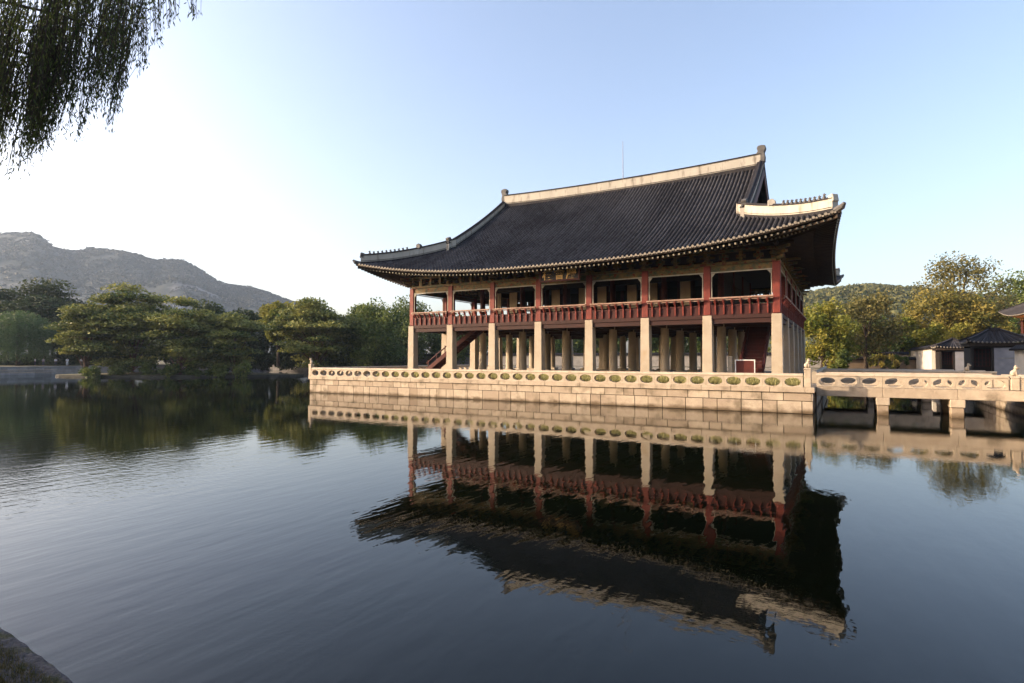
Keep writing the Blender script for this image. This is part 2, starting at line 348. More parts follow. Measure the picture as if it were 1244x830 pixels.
def beast(mb, x, y, z, h, face=1):
    """small seated guardian animal carved in stone"""
    def blob(cx, cy, cz, rx, ry, rz):
        nu, nv = 10, 7
        vs = [(cx + rx * math.sin(math.pi * j / nv) * math.cos(2 * math.pi * i / nu), cy + ry * math.sin(math.pi * j / nv) * math.sin(2 * math.pi * i / nu), cz + rz * math.cos(math.pi * j / nv)) for i in range(nu) for j in range(nv + 1)]
        fs = [(i * (nv + 1) + j, ((i + 1) % nu) * (nv + 1) + j, ((i + 1) % nu) * (nv + 1) + j + 1, i * (nv + 1) + j + 1) for i in range(nu) for j in range(nv)]
        mb.add(vs, fs)
    f = face
    blob(x - f * .10 * h, y, z + .28 * h, .24 * h, .19 * h, .28 * h); blob(x + f * .04 * h, y, z + .48 * h, .17 * h, .16 * h, .26 * h)
    blob(x + f * .14 * h, y, z + .80 * h, .19 * h, .17 * h, .18 * h); blob(x + f * .29 * h, y, z + .75 * h, .11 * h, .11 * h, .09 * h)
    for s in (-1, 1):
        mb.tube([(x + f * .12 * h, y + s * .10 * h, z), (x + f * .12 * h, y + s * .10 * h, z + .45 * h)], [.07 * h, .06 * h], 6)
        blob(x + f * .08 * h, y + s * .13 * h, z + .96 * h, .05 * h, .05 * h, .07 * h)

def post_with_beast(bal, x, y, hz, s, mt, face=1, zb=1.721):
    p = MB(); p.box(x - s, x + s, y - s, y + s, zb, hz); p.box(x - s - .04, x + s + .04, y - s - .04, y + s + .04, hz, hz + .10, top=(.04, .04))
    o = p.build('post', mt, bal, bevel=.02); q = MB(); beast(q, x, y, hz + .10, .62, face); q.build('guardian_statue', mt, o, smooth=True)

def balustrade_x(name, label, x0, x1, y, n, zb, m, posts=True, step=None):
    bal = thing(name, label, 'balustrade', ((x0 + x1) / 2, y, zb)); w_ = (x1 - x0) / n
    a = MB(); panel_mesh(a, x0 + .004, x0 + w_ - .004, zb, zb + .66, y - .19, y + .19, w_ * .395, .285)
    p0 = a.build('panel', m, bal)
    for i in range(1, n): dup(p0, (w_ * i, 0, 0), bal)
    h = MB(); prof = [(-.17, 0), (.17, 0), (.20, .07), (.15, .17), (.06, .215), (-.06, .215), (-.15, .17), (-.20, .07)]
    x = x0
    k = max(1, round((x1 - x0) / 3.4)); lw = (x1 - x0) / k
    for i in range(k): h.prism([(y + p[0], zb + .662 + p[1]) for p in prof], 'x', x0 + lw * i + .006, x0 + lw * (i + 1) - .006, R.random() * .2)
    h.build('handrail', m, bal)
    return bal
M['rail_stone'] = mat('balustrade_granite', (.50, .425, .32), (.38, .31, .23), .8, 1.5, .3, 10, tint_c=(.36, .28, .2), stain=(1.4, (.26, .2, .13), .6, .8))
bal = balustrade_x('stone_balustrade', 'pale stone balustrade with a row of rounded openings along the platform front', TX0 + .30, TX1 - .55, TY0 + .10, 38, 1.721, M['rail_stone'])
post_with_beast(bal, TX1 - .28, TY0 + .10, 2.86, .20, M['rail_stone'], 1); post_with_beast(bal, TX0 + .08, TY0 + .10, 2.86, .20, M['rail_stone'], -1)
def balustrade_y(label, x, y0, y1, n, zb, m):
    bal = thing('stone_balustrade', label, 'balustrade', (x, (y0 + y1) / 2, zb)); w_ = (y1 - y0) / n
    a = MB(); panel_mesh(a, 0, w_ - .008, zb, zb + .66, -.19, .19, w_ * .395, .285); a.v = [(x + p[1], y0 + p[0], p[2]) for p in a.v]
    p0 = a.build('panel', m, bal)
    for i in range(1, n): dup(p0, (0, w_ * i, 0), bal)
    h = MB(); h.prism([(x + p, zb + .662 + q) for p, q in ((-.17, 0), (.17, 0), (.20, .07), (.15, .17), (.06, .215), (-.06, .215), (-.15, .17), (-.20, .07))], 'y', y0, y1); h.build('handrail', m, bal)
balustrade_y('stone balustrade running back from the far left corner of the platform', TX0 + .1, TY0 + .4, TY1, 30, 1.721, M['rail_stone'])
balustrade_y('stone balustrade on the right side of the platform beyond the bridge', TX1 - .15, 2.2, TY1, 25, 1.721, M['rail_stone'])

# ------------------------------------------------------------------ stone bridge
BY0, BY1, BX0, BX1 = -3.05, 1.5, TX1 + .13, 14.6
br = thing('stone_bridge', 'low stone slab bridge joining the platform to the right bank', 'bridge', ((BX0 + BX1) / 2, (BY0 + BY1) / 2, -.6))
b = MB(); rr = random.Random(2)
cuts = [BX0, 6.3, 10.1, BX1]
for y0, y1 in ((BY0, BY0 + .5), (BY1 - .5, BY1)):
    b = MB()
    for i in range(3): b.box(cuts[i] + .006, cuts[i + 1] - .006, y0, y1, 1.10, 1.70, rr.random() * .3)
    b.build('side_beam', M['granite'], br, bevel=.02)
b = MB(); x = BX0
while x < BX1 - .3:
    l = min(1.1, BX1 - x); b.box(x + .005, x + l - .005, BY0 + .51, BY1 - .51, 1.32, 1.69, rr.random() * .3); x += l
b.build('deck', M['granite'], br)
for xa in (5.95, 9.72):
    for ya in (BY0 - .02, BY1 - .98):
        b = MB(); b.box(xa - .02, xa + .72, ya - .03, ya + 1.0, .62, 1.098, .0); b.box(xa + .04, xa + .66, ya + .03, ya + .95, -.7, .618, .75); b.build('pier', M['granite'], br, bevel=.03)
def rail_for_bridge(y, label, posts):
    bal = balustrade_x('bridge_balustrade', label, BX0 + .02, 12.45, y, 8, 1.721, M['rail_stone'])
    p = MB(); p.box(12.47, 14.55, y - .15, y + .15, 1.721, 2.36); p.build('end_slab', M['rail_stone'], bal, bevel=.02)
    if posts: post_with_beast(bal, 12.75, y - .02, 2.45, .19, M['rail_stone'], 1, 1.731)
    h = MB(); h.prism([(y + p_, 2.383 + q) for p_, q in ((-.17, 0), (.17, 0), (.20, .07), (.15, .17), (-.15, .17), (-.20, .07))], 'x', 12.96, 14.55); h.build('rail_end', M['rail_stone'], bal)
rail_for_bridge(BY0 + .2, 'pierced stone balustrade on the near side of the bridge with a small carved animal', True)
rail_for_bridge(BY1 - .2, 'pierced stone balustrade on the far side of the bridge', False)

def copy_thing(o, off, label):
    c = dup(o, off); c['label'] = label
    for ch in [q for q in COL.objects if q.parent == o]:
        d = dup(ch, off, c)
        for g_ in [q for q in COL.objects if q.parent == ch]: dup(g_, off, d)
    return c
copy_thing(br, (0, 14.4, 0), 'second stone slab bridge standing in shade behind the nearer bridge')
for q, lb in zip([o for o in COL.objects if o.name.startswith('bridge_balustrade') and o.parent is None][:2], ('near side balustrade of the shaded second bridge', 'far side balustrade of the shaded second bridge')): copy_thing(q, (0, 14.4, 0), lb)

# ------------------------------------------------------------------ the pavilion
BAYX, BAYY = 34.4 / 7, 28.5 / 5
pav = thing('pavilion', 'two storey royal pavilion with a great dark tiled roof on square stone pillars', 'pavilion', (-17.2, 14.25, 1.70))
FZ = 2.0; ST = 6.87; COLTOP = 10.75
b = MB(); b.box(-35.3, .9, -.9, 29.4, 1.702, FZ - .004); b.build('stylobate', M['floor_stone'], pav)
nodes = [(i, j) for i in range(8) for j in range(6)]
outer = [n for n in nodes if n[0] in (0, 7) or n[1] in (0, 5)]; inner = [n for n in nodes if n not in outer]
def XY(n): return -BAYX * n[0], BAYY * n[1]
b = MB(); b.box(-.39, .39, -.39, .39, FZ + .2, ST, top=(.045, .045)); sq = b.build('stone_pillar', M['pillar'], pav, bevel=.025)
b = MB(); b.box(-.58, .58, -.58, .58, FZ, FZ + .198, top=(.05, .05)); sqb = b.build('base_stone', M['pillar'], sq)
b = MB(); b.tube([(0, 0, FZ + .3), (0, 0, 4.4), (0, 0, ST)], [.42, .40, .36], 16); ro = b.build('stone_pillar', M['pillar'], pav, smooth=False)
b = MB(); b.box(-.62, .62, -.62, .62, FZ, FZ + .298, top=(.08, .08)); rob = b.build('base_stone', M['pillar'], ro)
for k, n in enumerate(outer):
    x, y = XY(n)
    if (x, y) == (0, 0): continue
    p = dup(sq, (x, y, 0), pav); dup(sqb, (x, y, 0), p)
for k, n in enumerate(inner):
    x, y = XY(n)
    if k == 0:
        for o in (ro,): WL[o.name] += Vector((x, y, 0)); o.location += Vector((x, y, 0))
        WL[rob.name] += Vector((x, y, 0)); continue
    x0, y0 = XY(inner[0]); p = dup(ro, (x - x0, y - y0, 0), pav); dup(rob, (x - x0, y - y0, 0), p)
# upper floor: beams, boards, red columns
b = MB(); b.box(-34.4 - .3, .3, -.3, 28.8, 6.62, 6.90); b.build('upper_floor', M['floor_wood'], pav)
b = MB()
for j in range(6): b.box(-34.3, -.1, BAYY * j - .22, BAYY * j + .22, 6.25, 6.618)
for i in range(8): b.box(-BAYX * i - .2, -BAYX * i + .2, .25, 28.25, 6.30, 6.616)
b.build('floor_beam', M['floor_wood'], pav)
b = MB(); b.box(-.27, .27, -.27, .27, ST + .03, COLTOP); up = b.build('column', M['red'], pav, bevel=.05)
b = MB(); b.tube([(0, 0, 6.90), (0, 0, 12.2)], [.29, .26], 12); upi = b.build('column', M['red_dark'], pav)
for n in outer:
    if n != (0, 0): dup(up, (*XY(n), 0), pav)
x0, y0 = XY(inner[0]); upi.location += Vector((x0, y0, 0)); WL[upi.name] += Vector((x0, y0, 0))
for n in inner[1:]:
    x, y = XY(n); dup(upi, (x - x0, y - y0, 0), pav)

# railings with outward curving brackets
def railing(p0, p1, n, indiv):
    p0 = Vector((*p0, 0)); p1 = Vector((*p1, 0)); d = (p1 - p0); L = d.length; d.normalize(); o = Vector((d.y, -d.x, 0))   # o = outward
    a = p0 + d * .30; c = p1 - d * .30
    def at(s, out, z): return p0 + d * s + o * out + Vector((0, 0, z))
    w = MB(); w.beam(at(.28, .18, 7.28), at(L - .28, .18, 7.28), .07, .72); w.beam(at(.28, .16, 6.88), at(L - .28, .16, 6.88), .10, .26); w.beam(at(.28, .21, 7.63), at(L - .28, .21, 7.63), .13, .10)
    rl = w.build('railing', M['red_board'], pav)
    h = MB(); h.tube([at(.20, .52, 8.17), at(L - .20, .52, 8.17)], .075, 8); h.beam(at(.24, .45, 8.03), at(L - .24, .45, 8.03), .09, .05)
    h.build('handrail', M['rail_wood'], rl)
    q = MB()
    for k in range(n):
        s = .30 + (L - .6) * (k + .5) / n
        if indiv: q = MB()
        pr = [(.22, 6.96), (.30, 6.96), (.36, 7.45), (.33, 7.62), (.42, 7.80), (.58, 8.0), (.58, 8.09), (.42, 8.09), (.30, 7.85), (.23, 7.62)]
        vs = [at(s + sg * .055, u, z) for sg in (-1, 1) for u, z in pr]; m_ = len(pr)
        q.add(vs, [tuple(range(m_)), tuple(range(2 * m_ - 1, m_ - 1, -1))] + [(i, (i + 1) % m_, (i + 1) % m_ + m_, i + m_) for i in range(m_)])
        # carved cloud block between brackets and rail
        q.add([at(s + sx * .13, .40 + so_ * .03, z) for sx, z in ((-1, 7.86), (1, 7.86), (.6, 7.995), (-.6, 7.995)) for so_ in (-1, 1)],
              [(0, 2, 4, 6), (1, 7, 5, 3), (0, 1, 3, 2), (2, 3, 5, 4), (4, 5, 7, 6), (6, 7, 1, 0)])
        if indiv: q.build('baluster', M['red'], rl)
    if not indiv: q.build('balusters', M['red'], rl)
for i in range(7): railing((-BAYX * (i + 1), 0), (-BAYX * i, 0), 7, True)
for j in range(5): railing((0, BAYY * j), (0, BAYY * (j + 1)), 8, True)
for i in range(7): railing((-BAYX * i, 28.5), (-BAYX * (i + 1), 28.5), 7, False)
for j in range(5): railing((-34.4, BAYY * (j + 1)), (-34.4, BAYY * j), 8, False)

# lintels, pale frame trim, brackets
def lintel(p0, p1):
    p0 = Vector((*p0, 0)); p1 = Vector((*p1, 0)); d = (p1 - p0); L = d.length; d.normalize(); o = Vector((d.y, -d.x, 0))
    def at(s, out, z): return p0 + d * s + o * out + Vector((0, 0, z))
    w = MB(); w.beam(at(.28, 0, 10.50), at(L - .28, 0, 10.50), .30, .44); lt = w.build('lintel', M['ochre'], pav)
    w = MB(); w.beam(at(.0, .0, 10.86), at(L, 0, 10.86), .46, .22)
    for k in (.25, .5, .75): w.beam(at(L * k, .0, 10.975), at(L * k, 0, 11.68), .55, .24, up=(d.x, d.y, 0)); w.beam(at(L * k - .35, .03, 11.32), at(L * k + .35, .03, 11.32), .20, .3)
    w.beam(at(0, 0, 11.80), at(L, 0, 11.80), .34, .22)
    w.build('bracket_block', M['ochre'], lt)
    w = MB(); w.beam(at(.28, .19, 10.20), at(L - .28, .19, 10.20), .06, .09)
    for s in (.34, L - .34): w.beam(at(s, .19, 8.25), at(s, .19, 10.13), .06, .05, up=(o.x, o.y, 0))
    for s, g in ((.385, 1), (L - .385, -1)):
        w.add([at(s, .165, 10.13), at(s + g * .22, .165, 10.13), at(s, .165, 9.85), at(s, .215, 10.13), at(s + g * .22, .215, 10.13), at(s, .215, 9.85)], [(0, 1, 2), (3, 5, 4), (0, 3, 4, 1), (1, 4, 5, 2), (2, 5, 3, 0)])
    w.build('trim', M['trim'], lt)
for i in range(7): lintel((-BAYX * (i + 1), 0), (-BAYX * i, 0)); lintel((-BAYX * i, 28.5), (-BAYX * (i + 1), 28.5))
for j in range(5): lintel((0, BAYY * j), (0, BAYY * (j + 1))); lintel((-34.4, BAYY * (j + 1)), (-34.4, BAYY * j))
def cluster(x, y, ox, oy):
    w = MB(); sx, sy = -oy, ox
    for k, (l, z) in enumerate(((.75, 10.98), (1.05, 11.33), (1.3, 11.68))):
        w.beam((x - ox * .5, y - oy * .5, z), (x + ox * l, y + oy * l, z + .05), .20, .20)
        w.beam((x - sx * (.4 + .15 * k), y - sy * (.4 + .15 * k), z + .05), (x + sx * (.4 + .15 * k), y + sy * (.4 + .15 * k), z + .05), .18, .17)
    w.build('bracket_cluster', M['ochre'], pav)
for n in outer:
    x, y = XY(n); ox = (1 if n[0] == 0 else -1 if n[0] == 7 else 0); oy = (-1 if n[1] == 0 else 1 if n[1] == 5 else 0)
    l = math.hypot(ox, oy); cluster(x, y, ox / l, oy / l)
# purlins over the columns
b = MB()
for y in (0, 28.5): b.tube([(-35.6, y, 12.12), (1.2, y, 12.12)], .19, 8)
for x in (0, -34.4): b.tube([(x, -1.2, 12.10), (x, 29.7, 12.10)], .19, 8)
b.build('purlin', M['soffit'], pav)
# ceiling inside and inner partition with pale doors
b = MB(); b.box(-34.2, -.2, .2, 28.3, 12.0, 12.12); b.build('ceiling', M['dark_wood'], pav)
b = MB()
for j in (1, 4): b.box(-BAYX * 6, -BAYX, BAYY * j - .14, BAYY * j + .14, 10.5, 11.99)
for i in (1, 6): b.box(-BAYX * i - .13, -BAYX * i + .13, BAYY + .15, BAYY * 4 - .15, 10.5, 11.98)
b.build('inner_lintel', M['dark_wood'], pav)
for i in range(1, 7):
    for dx in (1.9, 3.85):
        if i == 1 and dx < 2: continue
        x = -BAYX * (i - .0) - .0 + BAYX - dx - BAYX + .85
        if i == 6: continue
        b = MB(); xa = -BAYX * (i + 1) + (BAYX - dx) + .35
        b.box(xa, xa + .92, BAYY - .04, BAYY + .04, 6.902, 10.45); d_ = b.build('door', M['screen'], pav)
        f = MB()
        for xx in (xa - .05, xa + .92): f.box(xx, xx + .05, BAYY - .06, BAYY + .06, 6.903, 10.49)
        f.box(xa, xa + .92, BAYY - .06, BAYY - .045, 8.2, 8.3); f.build('frame', M['dark_wood'], d_)
# shutters of the inner hall at the back, dark
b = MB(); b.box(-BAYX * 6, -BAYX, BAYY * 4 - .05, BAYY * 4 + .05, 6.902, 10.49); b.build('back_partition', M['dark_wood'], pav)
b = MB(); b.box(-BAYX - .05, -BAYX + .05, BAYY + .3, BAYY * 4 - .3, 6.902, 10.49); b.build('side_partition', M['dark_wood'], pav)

# ------------------------------------------------------------------ roof
RXC, RYC = -17.2, 14.25; HX, HY = 21.4, 18.25; GX = 14.75
def ze(t): return 11.38 + 1.77 * abs(t) ** 2.6
def ye(t): return -(3.45 + .55 * abs(t) ** 4)                # front eave line
def xe(s): return 20.85 + .55 * abs(s) ** 4                  # side eave, from the centre
DEP = 17.7
def basez(d): v = d / DEP; return 10.82 * (.78 * v + .22 * v * v)
def zf(dx, y):                                               # front (and mirrored back) slope
    t = dx / HX; d = max(0, y - ye(t)); v = min(1, d / DEP); return 11.38 + basez(d) + 1.77 * abs(t) ** 2.6 * (1 - v) ** 1.5
def zs(dx, y):                                               # side slope
    s = (y - RYC) / HY; d = max(0, xe(s) - abs(dx)); v = min(1, d / DEP); return 11.38 + basez(d) + 1.77 * abs(s) ** 2.6 * (1 - v) ** 1.5
def ytop(dx):                                                # where a tile row of the front slope ends
    return RYC if abs(dx) <= GX else max(ye(dx / HX), -4.0 + (HX - abs(dx)))
def strip(fn, u0, u1, n, k, thick=0):
    pass
slope = MB(); rows = MB(); ends = MB()
def slopes(back):
    Y = (lambda y: 2 * RYC - y) if back else (lambda y: y)
    n = 120; wd = 2 * HX / n; K = 16
    # sheet of pan tiles
    sheet = MB()
    xs = sorted(set([-HX + wd * i for i in range(n + 1)] + [-GX, GX]))
    for i in range(len(xs) - 1):
        a, c = xs[i], xs[i + 1]
        for k in range(K):
            q = []
            for x, f in ((a, k / K), (c, k / K), (c, (k + 1) / K), (a, (k + 1) / K)):
                m_ = (a + c) / 2; xx = x if abs(x) < HX else math.copysign(HX - .01, x)
                top = RYC if abs(m_) < GX else -4.0 + (HX - abs(xx))
                y = ye(xx / HX) + f * (top - ye(xx / HX)); q.append((RXC + x, Y(y), zf(xx, y)))
            sheet.add(q, [(0, 1, 2, 3)], R.random() * .25)
    rw = MB(); en = MB(); prof = [(-.105, 0), (-.085, .09), (0, .145), (.085, .09), (.105, 0)]
    for i in range(n):
        dx = -HX + wd * (i + .5); top = ytop(dx); y0 = ye(dx / HX) - .03
        if top - y0 < .3: continue
        k = max(2, int((top - y0) / .42)); tt = R.uniform(.25, .55); jx = R.uniform(-.012, .012)
        for j in range(k):
            ya, yb = y0 + (top - y0) * j / k, y0 + (top - y0) * (j + 1) / k; za, zb_ = zf(dx, ya) + .018, zf(dx, yb)
            j2 = jx + R.uniform(-.006, .006)
            rw.add([(RXC + dx + j2 + p[0], Y(ya), za + p[1]) for p in prof] + [(RXC + dx + j2 + p[0] * .93, Y(yb), zb_ + p[1] * .95) for p in prof], [(q, q + 1, q + 6, q + 5) for q in range(4)] + [(0, 1, 2, 3, 4)], max(0, min(1, tt + R.gauss(0, .16) + .55 * mnoise.noise(Vector((dx * .22, ya * .3, 5))) + (.5 if R.random() < .02 else 0))))
        z = zf(dx, y0 + .03)
        en.prism([(RXC + dx + 0.10 * math.cos(a * math.pi / 4), z + .02 + 0.10 * math.sin(a * math.pi / 4)) for a in range(8)], 'y', Y(y0), Y(y0 - .05), R.random() * .5)
        if i < n - 1:
            x2 = dx + wd / 2; z2 = zf(x2, ye(x2 / HX)); yy = ye(x2 / HX)
            en.box(RXC + x2 - .065, RXC + x2 + .065, min(Y(yy - .06), Y(yy)), max(Y(yy - .06), Y(yy)), z2 - .10, z2 + .005, .6)
    nm = 'tile_slope'
    o = sheet.build(nm, M['pan_tile'], pav, recalc=False); o2 = rw.build('tile_rows', M['tile'], o, recalc=False); en.build('eave_tile_ends', M['tile_pale'], o)
slopes(False); slopes(True)
def side(sgn):
    n = 102; wd = 2 * HY / n; inner_d = 13.95; sheet = MB(); rw = MB(); en = MB(); K = 8
    def lim(y): s = abs(y - RYC); return max(inner_d, HX - (HY - s)) if s > HY - (HX - inner_d) else inner_d
    for i in range(n):
        a = RYC - HY + wd * i; c = a + wd
        for k in range(K):
            q = []
            for y, f in ((a, k / K), (c, k / K), (c, (k + 1) / K), (a, (k + 1) / K)):
                e = xe((y - RYC) / HY); dx = e + (lim(y) - e) * f; q.append((RXC + sgn * dx, y, zs(dx, y)))
            sheet.add(q, [(0, 1, 2, 3)], R.random() * .25)
        y = (a + c) / 2; e = xe((y - RYC) / HY) + .03; l = lim(y)
        if e - l < .3: continue
        kk = max(2, int((e - l) / 1.2)); prof = [(-.105, 0), (-.085, .09), (0, .145), (.085, .09), (.105, 0)]; tt = R.random() * .5
        for j in range(kk):
            d0 = e + (l - e) * j / kk; d1 = e + (l - e) * (j + 1) / kk
            rw.add([(RXC + sgn * d0, y + p[0], zs(d0, y) + p[1]) for p in prof] + [(RXC + sgn * d1, y + p[0], zs(d1, y) + p[1]) for p in prof], [(q, q + 1, q + 6, q + 5) for q in range(4)], tt)
        z = zs(e, y); en.prism([(y + 0.10 * math.cos(a_ * math.pi / 4), z + .02 + 0.10 * math.sin(a_ * math.pi / 4)) for a_ in range(8)], 'x', RXC + sgn * e, RXC + sgn * (e + .05), R.random() * .5)
        if i < n - 1:
            y2 = c; e2 = xe((y2 - RYC) / HY); z2 = zs(e2, y2); en.box(RXC + sgn * e2 - .03, RXC + sgn * e2 + .03, y2 - .065, y2 + .065, z2 - .10, z2 + .005, .6)
    o = sheet.build('tile_slope', M['pan_tile'], pav, recalc=False); rw.build('tile_rows', M['tile'], o, recalc=False); en.build('eave_tile_ends', M['tile_pale'], o)
side(1); side(-1)
# eave boards, soffit and rafters ------------------------------------
def eave_pt(side_, u, inn, dz):
    """point on eave line of a side (0 front,1 east,2 back,3 west), u in -1..1, moved inn metres inwards"""
    if side_ in (0, 2):
        y = ye(u) + inn; z = ze(u) + dz; x = RXC + u * HX * (1 if abs(u) < 1 else 1)
        return Vector((x, y if side_ == 0 else 2 * RYC - y, z))
    x = xe(u) - inn; z = ze(u) + dz
    return Vector((RXC + (x if side_ == 1 else -x), RYC + u * HY, z))
def wall_pt(side_, u):
    """matching point over the column line; beyond it the rafters fan into the corner"""
    lx, ly = 17.2 - 1.0, 14.25 - 1.0
    if side_ in (0, 2): x = max(-lx, min(lx, u * HX)); return Vector((RXC + x, RYC - (ly + 1.0 if side_ == 0 else -ly - 1.0), 12.45))
    y = max(-ly, min(ly, u * HY)); return Vector((RXC + (lx + 1.0 if side_ == 1 else -lx - 1.0), RYC + y, 12.45))
sf = MB(); eb = MB()
for s_ in range(4):
    nn = 80
    for i in range(nn):
        u0, u1 = -1 + 2 * i / nn, -1 + 2 * (i + 1) / nn
        e0, e1 = eave_pt(s_, u0, .10, -.17), eave_pt(s_, u1, .10, -.17); w0, w1 = wall_pt(s_, u0), wall_pt(s_, u1)
        m0 = e0.lerp(w0, .45) + Vector((0, 0, .0)); m1 = e1.lerp(w1, .45)
        sf.add([e0, e1, m1, m0], [(0, 1, 2, 3)]); sf.add([m0, m1, w1 + Vector((0, 0, .12)), w0 + Vector((0, 0, .12))], [(0, 1, 2, 3)])
        a, c = eave_pt(s_, u0, .02, -.015), eave_pt(s_, u1, .02, -.015); a2, c2 = eave_pt(s_, u0, .12, -.015), eave_pt(s_, u1, .12, -.015)
        dz = Vector((0, 0, -.15)); eb.add([a, c, c + dz, a + dz, a2, c2, c2 + dz, a2 + dz], [(0, 1, 2, 3), (4, 7, 6, 5), (3, 2, 6, 7), (0, 4, 5, 1)])
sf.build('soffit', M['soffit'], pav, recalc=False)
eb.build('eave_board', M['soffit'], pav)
singles = 0; fly_rest = MB(); raf_rest = MB(); sin2 = 0
for s_ in (0, 1, 2, 3):
    n = 108 if s_ in (0, 2) else 92
    order = range(n - 1, -1, -1)
    for i in order:
        u = -1 + 2 * (i + .5) / n
        e = eave_pt(s_, u, .14, -.36); w = wall_pt(s_, u); w.z = 12.25
        m_ = e.lerp(w, .45)
        one = (s_ == 0 and singles < 100)
        q = MB() if one else fly_rest
        q.beam(e + Vector((0, 0, .0)), e.lerp(m_, 1.0), .12, .13); dd = (e - m_).normalized(); q.beam(e + dd * .004, e + dd * .016, .115, .125, mi=1)
        if one: q.build('flying_rafter', [M['soffit'], M['tip']], pav)
        g = e.lerp(w, .36) + Vector((0, 0, -.17)); k = w + Vector((0, 0, .02))
        q = MB() if one else raf_rest
        q.tube([g, k], .085, 6); dd = (g - k).normalized(); q.tube([g, g + dd * .012], .08, 6, mi=(1 if one else 0))
        if one: q.build('rafter', [M['soffit'], M['tip']], pav); singles += 1
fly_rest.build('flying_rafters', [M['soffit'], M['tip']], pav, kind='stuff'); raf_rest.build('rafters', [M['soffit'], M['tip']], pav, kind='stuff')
# hip beams under the corners
for sx in (1, -1):
    for sy in (1, -1):
        b = MB(); cxn = RXC + sx * (HX - .15); cyn = RYC - sy * (HY - .15)
        b.beam((RXC + sx * 15.5, RYC - sy * 12.6, 12.3), (cxn, cyn, 12.85), .26, .34); b.build('hip_beam', M['soffit'], pav)

# ridges: plastered walls with a tile cap
def ridge(pts, wd, h, name='ridge', capm=True, seed=0):
    """pts = top-surface base line (3D); wall of lime plaster of height h"""
    w = MB(); c = MB(); k1 = MB(); k2 = MB(); n = len(pts)
    P = [Vector(p) for p in pts]
    for i in range(n - 1):
        d = (P[i + 1] - P[i]); d.z = 0; d.normalize(); s = Vector((-d.y, d.x, 0)) * wd / 2
        a, e = P[i], P[i + 1]; hh0 = h(i / (n - 1)) if callable(h) else h; hh1 = h((i + 1) / (n - 1)) if callable(h) else h
        lo = Vector((0, 0, -.25)); u0 = Vector((0, 0, hh0)); u1 = Vector((0, 0, hh1))
        w.add([a - s + lo, e - s + lo, e - s + u1, a - s + u0, a + s + lo, e + s + lo, e + s + u1, a + s + u0], [(0, 1, 2, 3), (4, 7, 6, 5)] + ([(0, 3, 7, 4)] if i == 0 else []) + ([(1, 5, 6, 2)] if i == n - 2 else []))
        s3 = s * 1.14; b0 = Vector((0, 0, .12)); b1 = Vector((0, 0, .20))
        for mb_, q0, q1 in ((k1, lo, b0), (k2, b1, b1 + Vector((0, 0, .035)))):
            mb_.add([a - s3 + q0, e - s3 + q0, e - s3 + q1, a - s3 + q1, a + s3 + q0, e + s3 + q0, e + s3 + q1, a + s3 + q1], [(0, 1, 2, 3), (4, 7, 6, 5), (3, 2, 6, 7), (0, 4, 5, 1)])
        t0 = Vector((0, 0, .05)); s2 = s * 1.25
        c.add([a - s2 + u0, e - s2 + u1, e - s2 + u1 + t0, a - s2 + u0 + t0, a + s2 + u0, e + s2 + u1, e + s2 + u1 + t0, a + s2 + u0 + t0], [(0, 1, 2, 3), (4, 7, 6, 5), (0, 4, 5, 1), (3, 2, 6, 7)] + ([(0, 3, 7, 4)] if i == 0 else []) + ([(1, 5, 6, 2)] if i == n - 2 else []))
        c.tube([a + u0 + t0 * 1.6, e + u1 + t0 * 1.6], wd * .24, 6)
    o = w.build(name, M['lime'], pav, recalc=True); c.build('cap', M['tile'], o); k1.build('tile_course', M['tile'], o); k2.build('tile_course', M['tile'], o)
    return o
RL, RR_ = -31.7, -2.55
mr_ = ridge([(RL + (RR_ - RL) * i / 24, RYC, 22.10 + .30 * (abs(i / 12 - 1)) ** 2.2) for i in range(25)], .62, 1.14)
# lightning rod
b = MB(); b.tube([(-16.6, RYC, 23.15), (-16.6, RYC, 27.6)], [.045, .025], 6); b.box(-16.72, -16.48, RYC - .12, RYC + .12, 23.1, 23.45); b.build('lightning_rod', M['metal'], pav)
def finial(x, y, z, sx, k=1.0):
    """dragon-head ridge ornament: tall block with curled upper lip"""
    b = MB(); pr = [(-.45, 0), (.35, 0), (.40, .5), (.30, .95), (.46, 1.35), (.38, 1.62), (.05, 1.70), (-.30, 1.66), (-.40, 1.40), (-.28, 1.15), (-.50, .85), (-.62, .45)]
    b.prism([(x + sx * p[0] * k, z + p[1] * k) for p in pr], 'y', y - .30 * k, y + .30 * k)
    return b.build('ridge_finial', M['finial'], pav, bevel=.06)
finial(RR_ + .05, RYC, 22.75, 1, 1.0); finial(RL - .05, RYC, 22.75, -1, 1.0)
